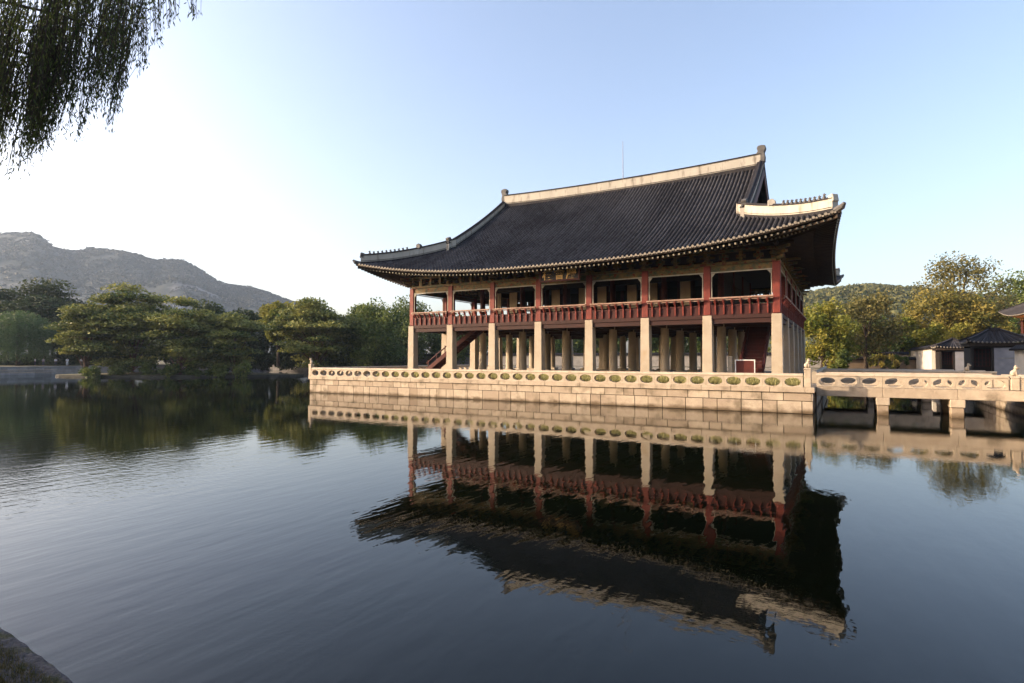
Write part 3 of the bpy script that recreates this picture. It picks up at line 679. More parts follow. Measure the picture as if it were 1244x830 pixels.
# gable ridges
for sx in (1, -1):
    for sy in (1, -1):
        dx = GX - .1; pts = []
        for i in range(15):
            y = RYC - .3 - (RYC - .3 - 2.35) * i / 14; pts.append((RXC + sx * dx, y if sy == 1 else 2 * RYC - y, zf(dx, y) + .06))
        ridge(pts, .50, lambda f: .62 + .1 * f, name='gable_ridge')
        b = MB(); yb = 2.75 if sy == 1 else 2 * RYC - 2.75; z = zf(dx, 2.3)
        pr = [(-.3, 0), (.28, 0), (.42, .55), (.25, .75), (.40, 1.1), (.0, 1.35), (-.3, 1.0)]
        b.prism([(yb - sy * p[0], z + .55 + p[1] * .8) for p in pr], 'x', RXC + sx * dx - .22, RXC + sx * dx + .22); b.build('ridge_finial', M['finial'], pav, bevel=.05)
        # hip ridge
        pts = []
        for i in range(15):
            k = i / 14; d = 6.9 * k; xx = HX - .35 - d; y = -4.0 + .35 + d; zz = max(zf(xx, y), zs(xx, y)) + .03
            pts.append((RXC + sx * xx, y if sy == 1 else 2 * RYC - y, zz))
        hr = ridge(pts, .46, lambda f: .78 + .10 * f, name='hip_ridge')
        # end block and row of small figures
        p = Vector(pts[0]); dirv = Vector((sx, -sy, 0)).normalized()
        b = MB(); b.beam(p + dirv * -.35 + Vector((0, 0, .78)), p + dirv * .06 + Vector((0, 0, .86)), .5, .52)
        b.build('ridge_finial', M['finial'] if sx < 0 else M['lime'], pav, bevel=.05)
        b = MB(); b.tube([p + dirv * -.1 + Vector((0, 0, -.05)), p + dirv * .55 + Vector((0, 0, .12)), p + dirv * .75 + Vector((0, 0, .32))], [.24, .20, .10], 8); b.build('corner_tile_head', M['finial'], pav)
        nfig = 10
        for f in range(nfig):
            k = .9 + f * .42; q = p - dirv * k; i0 = min(13, int(k / (6.9 * 1.414) * 14)); fr = k / (6.9 * 1.414) * 14 - i0
            zz = pts[i0][2] * (1 - fr) + pts[i0 + 1][2] * fr + .80 + .1 * (k / 9.7) + .06
            g_ = MB(); h_ = .34 if f else .42
            g_.tube([(q.x, q.y, zz), (q.x, q.y, zz + h_ * .4), (q.x, q.y, zz + h_ * .62), (q.x, q.y, zz + h_ * .75), (q.x, q.y, zz + h_)], [.13, .12, .06, .09, .03], 6)
            g_.tube([(q.x, q.y, zz + h_ * .7), (q.x + dirv.x * .14, q.y + dirv.y * .14, zz + h_ * .72)], [.06, .04], 5); g_.build('ridge_figure', M['finial'], hr)
        b = MB(); k = 5.9; q = p - dirv * k; i0 = int(k / (6.9 * 1.414) * 14); zz = pts[i0][2] + .84
        b.prism([(q.x - .25, zz), (q.x + .25, zz), (q.x + .3, zz + .4), (q.x + .05, zz + .62), (q.x - .28, zz + .5)], 'y', q.y - .2, q.y + .2); b.build('ridge_finial', M['lime'] if sx > 0 else M['finial'], pav, bevel=.04)
# gable walls and barge boards
for sx in (1, -1):
    g = MB(); X = RXC + sx * 13.9; poly = [(y, zf(13.9, y) - .25) for y in [2.2 + (RYC - 2.2) * i / 10 for i in range(11)]]; poly += [(2 * RYC - y, z) for y, z in poly[-2::-1]]
    g.prism(poly, 'x', X - .12, X + .12); g.build('gable_wall', M['dark_wood'], pav)
    g = MB()
    for i in range(10):
        for m_ in (0, 1):
            ya, yb = 2.3 + (RYC - 2.3) * i / 10, 2.3 + (RYC - 2.3) * (i + 1) / 10; za, zb = zf(GX, ya) - .42, zf(GX, yb) - .42
            if m_: ya, yb = 2 * RYC - ya, 2 * RYC - yb
            g.beam((RXC + sx * (GX + .16), ya, za), (RXC + sx * (GX + .16), yb, zb), .09, .62)
    g.build('barge_board', M['red_dark'], pav)

# name board: gilt characters on black, hung under the front eave
NBX, NBY, NBZ = -16.85, -1.75, 10.82
nb = thing('name_board', 'black name board with three gilt characters hung under the front eave', 'name board', (NBX, NBY, NBZ - .6))
b = MB(); b.box(NBX - 1.75, NBX + 1.75, NBY, NBY + .08, NBZ - .50, NBZ + .50); b.build('board', M['black'], nb)
b = MB()
for z0, z1 in ((-.62, -.50), (.50, .62)): b.box(NBX - 1.9, NBX + 1.9, NBY - .06, NBY + .1, NBZ + z0, NBZ + z1)
for x0_, x1_ in ((-1.9, -1.752), (1.752, 1.9)): b.box(NBX + x0_, NBX + x1_, NBY - .06, NBY + .1, NBZ - .498, NBZ + .498)
b.build('frame', M['red_dark'], nb)
def glyph(ch, x, z, size, y, m, parent):
    cu = bpy.data.curves.new('character', 'FONT'); cu.body = ch; cu.size = size; cu.align_x = 'CENTER'; cu.extrude = .02; cu.offset = .012; cu.fill_mode = 'BOTH'
    o = bpy.data.objects.new('character', cu); COL.objects.link(o)
    bpy.context.view_layer.update(); me = bpy.data.meshes.new_from_object(o.evaluated_get(bpy.context.evaluated_depsgraph_get()))
    bpy.data.objects.remove(o); me.name = 'character'; me.transform(Matrix.Rotation(math.pi / 2, 4, 'X'))
    me.materials.clear(); me.materials.append(m)
    return link('character', me, parent, (x, y, z))
for ch, dx in (('樓', -1.12), ('會', 0), ('慶', 1.12)): glyph(ch, NBX + dx, NBZ - .38, 1.02, NBY - .025, M['gold'], nb)

# stairs and small things under the pavilion --------------------------
def stair(label, p0, d, wdt, m, n=16, rise=4.75, run=6.6):
    p0 = Vector(p0); d = Vector(d).normalized(); s = Vector((-d.y, d.x, 0)); st = thing('wooden_stair', label, 'stair', p0)
    for sg in (-1, 1):
        b = MB(); a = p0 + s * sg * wdt / 2; b.beam(a + Vector((0, 0, .1)), a + d * run + Vector((0, 0, rise - .1)), .10, .42); b.build('stringer', m, st)
        b = MB(); h = Vector((0, 0, 1.0)); b.tube([a + h + d * .2, a + d * run + h + Vector((0, 0, rise - .3))], .06, 6)
        for k in range(6): q = a + d * (run * (k + .4) / 6) + Vector((0, 0, rise * (k + .4) / 6)); b.beam(q, q + Vector((0, 0, 1.0)), .08, .08, up=(d.x, d.y, 0))
        b.build('handrail', m, st)
    b = MB()
    for k in range(n):
        q = p0 + d * (run * (k + .5) / n) + Vector((0, 0, rise * (k + .6) / n)); b.beam(q - s * (wdt / 2 - .06), q + s * (wdt / 2 - .06), .34, .05)
        q2 = q - d * .17; b.beam(q2 - s * (wdt / 2 - .07) - Vector((0, 0, .15)), q2 + s * (wdt / 2 - .07) - Vector((0, 0, .15)), .03, .24)
    b.build('treads', m, st)
stair('red timber stair under the right end of the pavilion', (-2.1, 1.6, FZ), (0, 1, 0), 1.7, M['red_dark'])
stair('dark red timber stair under the left end of the pavilion', (-34.6, 3.0, FZ), (1, 0, 0), 1.5, M['red_dark'])
t = thing('barrier', 'white framed barrier standing before the red stair', 'barrier', (-2.4, .85, FZ)); b = MB()
for x in (-3.1, -1.72): b.box(x, x + .07, .82, .88, FZ, 3.48)
b.box(-3.03, -1.721, .82, .88, 3.40, 3.479); b.box(-3.03, -1.721, .82, .88, 2.15, 2.22); b.build('frame', M['white_metal'], t)
b = MB(); b.box(-3.02, -1.73, .84, .86, 2.221, 3.399); b.build('panel', M['red_dark'], t)
b = MB(); b.box(-3.62, -3.32, .85, 1.15, FZ, 3.62); b.box(-3.66, -3.28, .81, 1.19, 3.622, 3.74, top=(.06, .06))
tag(b.build('stone_post', M['pillar'], bevel=.02), 'short square stone post left of the white barrier', 'post')

# ------------------------------------------------------------------ trees
def leaves_obj(name, P, size, tint, m, parent, flat=.0, seed=0, asp=.6):
    """P (n,3) leaf centres, size (n,), tint (n,)"""
    g = np.random.default_rng(seed); n = len(P)
    a = g.normal(size=(n, 3)); a[:, 2] *= (1 - flat); a /= np.linalg.norm(a, axis=1)[:, None] + 1e-9
    c = g.normal(size=(n, 3)); c[:, 2] *= (1 - flat); c -= a * (a * c).sum(1)[:, None]; c /= np.linalg.norm(c, axis=1)[:, None] + 1e-9
    s = size[:, None]
    V = np.stack([P - a * s, P - c * s * asp + a * s * .1, P + a * s, P + c * s * asp + a * s * .1], 1).reshape(-1, 3)
    lo = V.min(0); hi = V.max(0); o0 = np.array([(lo[0] + hi[0]) / 2, (lo[1] + hi[1]) / 2, lo[2]]); V = V - o0
    me = bpy.data.meshes.new(name); me.vertices.add(4 * n); me.vertices.foreach_set('co', V.ravel())
    me.loops.add(4 * n); me.loops.foreach_set('vertex_index', np.arange(4 * n, dtype=np.int32))
    me.polygons.add(n); me.polygons.foreach_set('loop_start', np.arange(0, 4 * n, 4, dtype=np.int32))
    at = me.attributes.new('tint', 'FLOAT', 'FACE'); at.data.foreach_set('value', np.clip(tint, 0, 1).astype(np.float32))
    me.materials.append(m); me.update(calc_edges=True); me.validate()
    return link(name, me, parent, o0)

def d_far(x, y): return (x - CAM.x) * FW.x + (y - CAM.y) * FW.y
def tree(name, label, x, y, z, H, rx, ry, z_lo, kind, m, seed, n=5000, leaf=.3, group=None, lean=0, trunk_r=.3, clumps=26, barkm=None, cr=None):
    """kind: round | layered | loose ; crown spans z+z_lo .. z+H"""
    g = np.random.default_rng(seed); t = thing(name, label, 'tree', (x, y, z), group)
    if d_far(x, y) > 100 and x < -30: n = int(n * 2.7); leaf *= .90; clumps = int(clumps * 1.35)
    cz = (z_lo + H) / 2; rz = (H - z_lo) / 2; C_ = []
    while len(C_) < clumps:
        p = g.uniform(-1, 1, 3); r = np.linalg.norm(p)
        if r > 1 or r < (.45 if kind != 'layered' else .15): continue
        if kind == 'layered':
            w_ = 1 - .55 * max(0, p[2]) ** 1.5; q = np.array([p[0] * rx * w_, p[1] * ry * w_, cz + (round(p[2] * 5) / 5 * .35 + p[2] * .65) * rz + g.normal() * .2])
        else:
            q = np.array([p[0] * rx, p[1] * ry, cz + p[2] * rz])
        q[0] += lean * (q[2] - z_lo) / max(.1, H); C_.append(q)
    C_ = np.array(C_); sizes = (cr or min(rx, ry, rz) * .42) * g.uniform(.65, 1.25, clumps)
    per = g.multinomial(n, sizes ** 2 / (sizes ** 2).sum()); P = []; T = []
    for c, s, k in zip(C_, sizes, per):
        d = g.normal(size=(k, 3)); d /= np.linalg.norm(d, axis=1)[:, None] + 1e-9; d *= (g.random(k) ** .55)[:, None] * s
        if kind == 'layered': d[:, 2] = np.abs(d[:, 2]) * .58 - .15 * s; d[:, :2] *= 1.3
        elif kind == 'loose': d *= 1.15
        P.append(c + d); T.append(np.full(k, g.uniform(.1, .9)) + g.normal(size=k) * .22)
    P = np.concatenate(P) + np.array([x, y, z]); T = np.concatenate(T)
    leaves_obj('crown', P, leaf * g.uniform(.6, 1.3, len(P)), T, m, t, flat=.55 if kind == 'layered' else .1, seed=seed)
    b = MB(); top = np.array([lean * .6, 0, z_lo + (H - z_lo) * .7]); k1 = g.normal(size=2) * trunk_r * 1.5
    tp = [(x, y, z - .1), (x + k1[0], y + k1[1], z + z_lo * .6), (x + k1[0] * .6 + lean * .25, y - k1[1] * .3, z + z_lo + rz * .4), (x + top[0], y + top[1], z + top[2])]
    b.tube(tp, [trunk_r * 1.25, trunk_r, trunk_r * .7, trunk_r * .2], 8)
    for c in C_[:min(clumps, 16)]:
        f = max(.25, min(.9, (c[2] - z_lo * .7) / (H - z_lo * .7) * .8)); i = f * 3; i0 = min(2, int(i)); A = Vector(tp[i0]).lerp(Vector(tp[i0 + 1]), i - i0)
        E = Vector((x + c[0], y + c[1], z + c[2])); Mid = A.lerp(E, .55) + Vector((0, 0, .12 * (E - A).length * (1 if kind != 'layered' else .4)))
        b.tube([A, Mid, E], [trunk_r * .36, trunk_r * .22, trunk_r * .07], 5)
    b.build('trunk', barkm or M['bark'], t)
    return t

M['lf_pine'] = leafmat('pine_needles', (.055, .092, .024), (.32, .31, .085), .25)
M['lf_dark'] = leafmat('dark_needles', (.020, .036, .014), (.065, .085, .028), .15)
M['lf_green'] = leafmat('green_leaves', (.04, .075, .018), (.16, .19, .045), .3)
M['lf_yellow'] = leafmat('yellow_green_leaves', (.10, .13, .02), (.30, .27, .05), .35)
M['lf_willow'] = leafmat('willow_leaves', (.045, .085, .03), (.11, .16, .06), .3)
M['lf_autumn'] = leafmat('autumn_leaves', (.085, .095, .02), (.27, .215, .05), .3)
M['lf_brown'] = leafmat('thin_brown_leaves', (.065, .075, .026), (.21, .18, .06), .3)

# islet in the pond with pines, at the left
ic = spot(218, 112)
ix, iy = ic
t = thing('islet', 'low stone edged islet carrying the pines on the left', 'islet', (ix, iy, -.6))
pts = []
for i in range(28):
    a = 2 * math.pi * i / 28; k = 1 + .05 * math.sin(3 * a) + R.uniform(-.02, .02); u = 24 * math.cos(a) * k; v = 7.5 * math.sin(a) * k
    pts.append((ix + RT.x * u + FW.x * v, iy + RT.y * u + FW.y * v))
w = MB(); rr = random.Random(8)
for i in range(28): courses(w, pts[i], pts[(i + 1) % 28], -.6, .38, [.45, .53], .6, 1.4, .3, rr, .03)
w.build('stone_edge', M['mossy'], t)
b = MB(); b.add([(ix, iy, 1.0)] + [(p[0], p[1], .36) for p in pts] , [(0, 1 + i, 1 + (i + 1) % 28) for i in range(28)]); b.build('earth', M['soil'], t)

def T(px, d, ytop, half_px, kind, m, name, label, seed, ybot=440, z=GZ, **kw):
    x, y = spot(px, d); H = hgt(ytop, d) - z; rx = half_px / 695.08 * d; zl = max(.35, hgt(ybot, d) - z)
    return tree(name, label, x, y, z, H, rx, kw.pop('ry', rx * .85), zl, kind, m, seed, **kw)
PG = 'pines on the islet'
T(105, 106, 366, 34, 'layered', M['lf_pine'], 'pine_tree', 'golden lit pine at the left end of the islet', 21, 452, .75, n=6500, leaf=.30, clumps=34, barkm=M['pine_bark'], group=PG, cr=2.3)
T(162, 110, 344, 50, 'layered', M['lf_pine'], 'pine_tree', 'tallest broad layered pine on the islet', 22, 451, .75, n=9500, leaf=.32, clumps=48, barkm=M['pine_bark'], group=PG, cr=2.6)
T(222, 107, 364, 42, 'layered', M['lf_pine'], 'pine_tree', 'green pine right of the tallest one on the islet', 23, 452, .75, n=8000, leaf=.30, clumps=42, barkm=M['pine_bark'], group=PG, cr=2.3)
T(285, 109, 377, 34, 'layered', M['lf_pine'], 'pine_tree', 'low dark pine spreading over the water at the right end of the islet', 24, 454, .75, n=6500, leaf=.30, clumps=36, barkm=M['pine_bark'], group=PG, cr=2.2)
T(385, 118, 362, 52, 'layered', M['lf_pine'], 'pine_tree', 'flat topped layered pine left of the platform corner', 25, 446, n=10000, leaf=.32, clumps=54, barkm=M['pine_bark'], cr=2.5)
T(338, 132, 370, 25, 'round', M['lf_yellow'], 'broadleaf_tree', 'bright yellow green tree between the two pine groups', 26, 410, n=6000, leaf=.34)
T(455, 120, 374, 36, 'loose', M['lf_green'], 'broadleaf_tree', 'loose dark green tree just left of the pavilion', 27, 444, n=6500, leaf=.30, clumps=34)
T(436, 150, 366, 22, 'loose', M['lf_green'], 'broadleaf_tree', 'thin topped tree rising behind the flat topped pine', 28, 430, n=2600, leaf=.34, clumps=20)
T(500, 150, 372, 38, 'loose', M['lf_green'], 'broadleaf_tree', 'dark green tree behind the leftmost pavilion pillars', 29, 446, n=6000, leaf=.36, clumps=32)
T(560, 150, 384, 40, 'round', M['lf_green'], 'broadleaf_tree', 'green tree seen low between the left pillars', 30, 446, n=6000, leaf=.38)
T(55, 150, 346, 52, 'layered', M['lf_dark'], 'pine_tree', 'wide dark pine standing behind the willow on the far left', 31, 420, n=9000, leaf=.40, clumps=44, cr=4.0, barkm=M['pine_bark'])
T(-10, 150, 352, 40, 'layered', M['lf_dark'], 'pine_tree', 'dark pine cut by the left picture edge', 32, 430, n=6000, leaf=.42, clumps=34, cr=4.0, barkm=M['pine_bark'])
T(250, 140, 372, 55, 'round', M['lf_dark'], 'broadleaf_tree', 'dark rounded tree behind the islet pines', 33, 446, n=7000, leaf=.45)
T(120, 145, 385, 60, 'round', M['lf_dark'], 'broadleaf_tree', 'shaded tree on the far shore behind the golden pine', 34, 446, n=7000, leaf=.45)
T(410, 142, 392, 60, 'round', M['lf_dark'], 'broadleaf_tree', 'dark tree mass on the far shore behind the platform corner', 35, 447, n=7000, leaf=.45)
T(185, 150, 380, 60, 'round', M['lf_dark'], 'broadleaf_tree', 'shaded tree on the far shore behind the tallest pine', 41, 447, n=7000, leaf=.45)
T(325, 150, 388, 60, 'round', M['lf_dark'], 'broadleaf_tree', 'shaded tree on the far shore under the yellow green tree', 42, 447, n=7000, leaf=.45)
T(640, 152, 392, 50, 'round', M['lf_green'], 'broadleaf_tree', 'green tree seen through the middle pillars', 36, 446, n=5000, leaf=.42)
T(730, 156, 392, 50, 'round', M['lf_green'], 'broadleaf_tree', 'green tree seen through the pillars right of the middle', 37, 446, n=5000, leaf=.42)
T(820, 150, 390, 50, 'round', M['lf_green'], 'broadleaf_tree', 'green tree seen through the right pillars', 38, 446, n=5000, leaf=.42)
T(905, 150, 385, 45, 'round', M['lf_yellow'], 'broadleaf_tree', 'yellowish tree seen beside the red stair', 39, 446, n=5000, leaf=.42)

for k, px in enumerate((-30, 8, 42, 78, 112, 240, 275, 312, 350, 392, 432, 470)):
    d = 139 + (k * 37 % 5); x, y = spot(px, d); yt = 427 + (k * 53 % 9)
    lab = ('dark low shrub at the left picture edge under the big pine', 'dark shrub behind the weeping willow trunk', 'dark shrub behind the people on the far bank', 'broad dark shrub right of the weeping willow', 'dark shrub left of the golden pine',
           'dark shrub behind the islet between its two right hand pines', 'dark shrub behind the rightmost islet pine', 'dark shrub just right of the islet', 'dark shrub below the bright yellow green tree', 'dark shrub below the flat topped pine', 'dark shrub below the loose dark green tree', 'dark shrub left of the first pavilion pillar')[k]
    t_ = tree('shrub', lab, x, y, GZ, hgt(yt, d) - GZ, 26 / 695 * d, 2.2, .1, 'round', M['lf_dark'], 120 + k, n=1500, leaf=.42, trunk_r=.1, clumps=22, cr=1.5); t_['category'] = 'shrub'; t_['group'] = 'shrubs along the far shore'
for k, px in enumerate((112, 146, 181, 206, 236, 262, 296)):
    d = 105.2 + (k * 37 % 3) * .5; x, y = spot(px, d)
    lab = ('small green bush at the left tip of the islet', 'small green bush under the golden pine on the islet', 'small green bush below the tallest islet pine', 'small green bush between the tallest and the green pine', 'small green bush under the right side of the green islet pine',
           'small green bush on the islet rim left of the low dark pine', 'small green bush at the right tip of the islet')[k]
    t_ = tree('shrub', lab, x, y, .2, 1.5 + (k * 29 % 5) * .22, 2.3, 1.2, .0, 'round', M['lf_green'], 160 + k, n=420, leaf=.26, trunk_r=.06, clumps=12, cr=.8); t_['category'] = 'shrub'; t_['group'] = 'bushes on the islet rim'
# weeping willow on the far shore: hanging curtains of leaves
def willow(px, d, ytop, half, seed, label):
    x, y = spot(px, d); z = GZ; H = hgt(ytop, d) - z; rx = half / 695.08 * d; g = np.random.default_rng(seed)
    t = thing('willow_tree', label, 'tree', (x, y, z)); P = []; Tn = []
    for k in range(520):
        a = g.uniform(0, 6.283); r = rx * math.sqrt(g.random()); top = H * (1 - .38 * (r / rx) ** 2) + g.normal() * .25; low = max(.4, top * g.uniform(.05, .5)) if r > .4 * rx else top * .6
        m_ = int((top - low) * 5.5); zz = np.linspace(top, low, max(2, m_)); tt = g.uniform(.15, .9)
        P.append(np.stack([x + r * np.cos(a) + g.normal(size=len(zz)) * .16, y + r * np.sin(a) + g.normal(size=len(zz)) * .16, z + zz], 1)); Tn.append(np.full(len(zz), tt) + g.normal(size=len(zz)) * .15)
    P = np.concatenate(P); leaves_obj('crown', P, .24 * g.uniform(.7, 1.3, len(P)), np.concatenate(Tn), M['lf_willow'], t, seed=seed, asp=.45)
    b = MB(); b.tube([(x, y, z - .1), (x + .3, y, z + H * .3), (x, y, z + H * .75)], [.5, .4, .15], 8)
    for k in range(8):
        a = k * .785; b.tube([(x + .2, y, z + H * .35), (x + math.cos(a) * rx * .4, y + math.sin(a) * rx * .4, z + H * .75), (x + math.cos(a) * rx * .75, y + math.sin(a) * rx * .75, z + H * .7)], [.2, .12, .04], 5)
    b.build('trunk', M['bark'], t)
willow(22, 133, 378, 42, 51, 'rounded pale green weeping willow on the far left shore')

# trees on the right bank
T(1003, 92, 366, 32, 'round', M['lf_yellow'], 'broadleaf_tree', 'yellow green bushy tree just right of the pavilion corner pillars', 61, 446, n=9000, leaf=.24, clumps=40)
T(1052, 96, 360, 33, 'loose', M['lf_brown'], 'broadleaf_tree', 'thin olive brown tree with a dark leaning trunk behind the bridge', 62, 426, n=6500, leaf=.24, clumps=36, trunk_r=.28)
T(1060, 104, 392, 34, 'round', M['lf_green'], 'broadleaf_tree', 'green bushy tree behind the thin brown tree', 63, 440, n=5000, leaf=.28)
T(1098, 105, 385, 26, 'round', M['lf_yellow'], 'broadleaf_tree', 'small yellow tree left of the tiled gatehouses', 64, 440, n=5000, leaf=.26)
T(1165, 112, 309, 46, 'loose', M['lf_brown'], 'broadleaf_tree', 'tallest tree on the right with a sparse brown top', 65, 400, n=6800, leaf=.25, clumps=40, lean=2.2, trunk_r=.42, cr=2.2)
T(1148, 106, 352, 42, 'round', M['lf_autumn'], 'broadleaf_tree', 'golden autumn tree above the smaller gatehouse', 66, 420, n=9000, leaf=.26, clumps=44)
T(1190, 104, 372, 44, 'round', M['lf_autumn'], 'broadleaf_tree', 'olive and gold tree above the larger gatehouse', 67, 420, n=8000, leaf=.26, clumps=40)
T(1150, 100, 396, 40, 'round', M['lf_yellow'], 'broadleaf_tree', 'light green low tree right behind the gatehouse roofs', 68, 440, n=6000, leaf=.26)
T(1238, 128, 336, 42, 'loose', M['lf_green'], 'broadleaf_tree', 'dark green tree behind the palace roof at the right edge', 69, 420, n=7500, leaf=.30, clumps=36)
T(1290, 120, 330, 50, 'round', M['lf_green'], 'broadleaf_tree', 'dark green tree outside the right edge', 70, 430, n=4000, leaf=.36)
for k, (px, d, yt, hp, mm, lb) in enumerate(((1018, 84, 424, 16, 'lf_green', 'low green shrub right of the platform corner'), (1072, 88, 430, 18, 'lf_autumn', 'rusty shrub under the thin brown tree'), (1090, 92, 432, 14, 'lf_green', 'dark low shrub left of the white wall'))):
    x, y = spot(px, d); tree('shrub', lb, x, y, GZ, hgt(yt, d) - GZ, hp / 695 * d, hp / 695 * d * .8, .2, 'round', M[mm], 80 + k, n=1800, leaf=.16, trunk_r=.08, clumps=14)['category'] = 'shrub'

# ------------------------------------------------------------------ willow hanging in at the top left, trunk on the near bank
def near_willow():
    g = np.random.default_rng(77); wx, wy = -9.5, -45.6
    t = thing('willow_tree', 'weeping willow hanging thin dark leafy strands into the top left corner', 'tree', (wx, wy, GZ))
    P = []; Tn = []; tw = MB()
    lim = [(-60, 205), (0, 210), (20, 218), (38, 190), (60, 178), (88, 172), (110, 140), (132, 168), (136, 150), (150, 92), (163, 88), (185, 44), (205, 18), (220, 8), (236, 18), (240, 0)]
    def low(px):
        for (a, ya), (b_, yb) in zip(lim, lim[1:]):
            if a <= px <= b_: return 1.0 * ya + (yb - ya) * (px - a) / (b_ - a)
        return 0
    cl = [(g.uniform(-70, 62), g.uniform(9.0, 13.5), g.uniform(.7, 1.05)) for _ in range(38)] + [(g.uniform(62, 150), g.uniform(9.0, 13.5), g.uniform(.5, 1.02)) for _ in range(15)] + [(168, 10.5, 1), (186, 11, 1), (203, 10.8, 1), (231, 10.6, 1), (132, 10.2, 1), (118, 11.5, .9), (20, 10, 1), (38, 10.4, 1), (88, 10.9, 1), (100, 9.8, .95), (5, 11, 1)]
    for k in range(980):
        cx_, d0, kf = cl[int(g.integers(len(cl)))]
        px = cx_ + g.normal() * (7 if cx_ < 155 else 4.5); d = d0 + g.normal() * .25; fall = math.exp(-((px - cx_) / 9) ** 2)
        yb = low(px) * kf * (g.uniform(.55, 1.0) if g.random() < .6 else (.85 + .15 * fall))
        if yb < 4: continue
        yt = yb - g.uniform(60, 170)
        if px > 155: yt = -40
        x0, y0 = spot(px + (g.uniform(4, 34) if cx_ < 155 else -g.uniform(2, 14)), d); z0 = hgt(min(yt, yb - 40), d); x1, y1 = spot(px, d); z1 = hgt(yb, d)
        n_ = max(4, int((z0 - z1) / .055)); f = np.linspace(0, 1, n_); bow = np.sin(f * 3.14) * g.normal() * .06
        L_ = np.stack([x0 + (x1 - x0) * f ** .7 + bow, y0 + (y1 - y0) * f ** .7, z0 + (z1 - z0) * f], 1)
        tw.tube([L_[0], L_[n_ // 3], L_[2 * n_ // 3], L_[-1]], [.006, .005, .004, .002], 3, caps=False)
        keep = g.random(n_) < g.uniform(.35, .9); q = L_[keep] + g.normal(size=(keep.sum(), 3)) * .03; P.append(q); Tn.append(np.full(len(q), g.uniform(0, .9)) + g.normal(size=len(q)) * .12)
    # dense dark clusters high up
    for k in range(120):
        px = g.uniform(-60, 110); d = g.uniform(9.5, 13); py = g.uniform(-60, 60 if px < 60 else 20); x, y = spot(px, d); q = np.array([x, y, hgt(py, d)]) + g.normal(size=(46, 3)) * np.array([.16, .16, .28]); P.append(q); Tn.append(g.uniform(0, .6, 46))
    P = np.concatenate(P); n = len(P); s = .045 * g.uniform(.7, 1.3, n)
    # leaves hang: long axis mostly down
    a = np.stack([g.normal(size=n) * .45, g.normal(size=n) * .45, -np.ones(n)], 1); a /= np.linalg.norm(a, axis=1)[:, None]
    c = np.cross(a, g.normal(size=(n, 3))); c /= np.linalg.norm(c, axis=1)[:, None]; S_ = s[:, None]
    V = np.stack([P, P + a * S_ + c * S_ * .26, P + a * S_ * 2.2, P + a * S_ - c * S_ * .26], 1).reshape(-1, 3)
    me = bpy.data.meshes.new('foliage'); o0 = V.min(0); me.vertices.add(4 * n); me.vertices.foreach_set('co', (V - o0).ravel())
    me.loops.add(4 * n); me.loops.foreach_set('vertex_index', np.arange(4 * n, dtype=np.int32)); me.polygons.add(n); me.polygons.foreach_set('loop_start', np.arange(0, 4 * n, 4, dtype=np.int32))
    at = me.attributes.new('tint', 'FLOAT', 'FACE'); at.data.foreach_set('value', np.clip(np.concatenate(Tn), 0, 1).astype(np.float32))
    me.materials.append(leafmat('near_willow_leaves', (.03, .045, .014), (.10, .13, .04), .5)); me.update(calc_edges=True); me.validate(); link('foliage', me, t, o0)
    tw.build('twigs', M['bark'], t, recalc=False)
    b = MB(); b.tube([(wx, wy, GZ - .2), (wx + .3, wy + .2, 5), (wx + .9, wy + 1.2, 9), (wx + 1.3, wy + 2.5, 12.5)], [.5, .4, .32, .18], 10)
    for px, py, d in ((30, -30, 11), (90, -60, 11.5), (150, -70, 11), (215, -75, 11), (-30, -10, 10), (60, -90, 12.5)):
        x, y = spot(px, d); b.tube([(wx + .5, wy + .6, 7.5), (wx * .5 + x * .5, wy * .5 + y * .5, hgt(py, d) + .6), (x, y, hgt(py, d))], [.16, .08, .02], 6)
    for A, B_, C2, r0 in (((-40, 40, 10.6), (30, 62, 10.9), (92, 108, 11.2), .03), ((-30, -10, 10.2), (60, 10, 10.6), (140, 40, 10.8), .03), ((-50, 90, 10), (10, 110, 10.2), (48, 150, 10.4), .022), ((60, -40, 11), (120, -8, 11.2), (190, 8, 11.3), .02)):
        b.tube([(*spot(q[0], q[2]), hgt(q[1], q[2])) for q in (A, B_, C2)], [r0, r0 * .7, r0 * .25], 6)
    b.build('trunk', M['bark'], t)
near_willow()

for k, (x, y, H, r_, lb) in enumerate(((-44, -66, 24, 8, 'tall zelkova on the near bank far left behind the viewer'), (-28, -70, 26, 9, 'broad zelkova on the near bank left behind the viewer'), (-11, -68, 25, 9, 'tall dark zelkova behind the near willow'), (8, -66, 26, 9, 'tallest zelkova right behind the viewer'),
        (25, -68, 25, 9, 'broad zelkova right of the one behind the viewer'), (42, -66, 24, 9, 'tall zelkova at the near right corner of the pond'), (52, -46, 22, 9, 'tall zelkova on the right bank level with the viewer'), (54, -28, 22, 9, 'zelkova on the right bank south of the bridge'), (56, -10, 20, 8, 'zelkova on the right bank facing the bridge'))):
    tree('broadleaf_tree', lb, x, y, GZ, H, r_, r_ * .8, 1.5, 'round', M['lf_dark'], 200 + k, n=5200, leaf=.62, trunk_r=.5, clumps=46, cr=3.0, group='big trees around the near bank')  # unseen trees added to cut the sky light on the pavilion
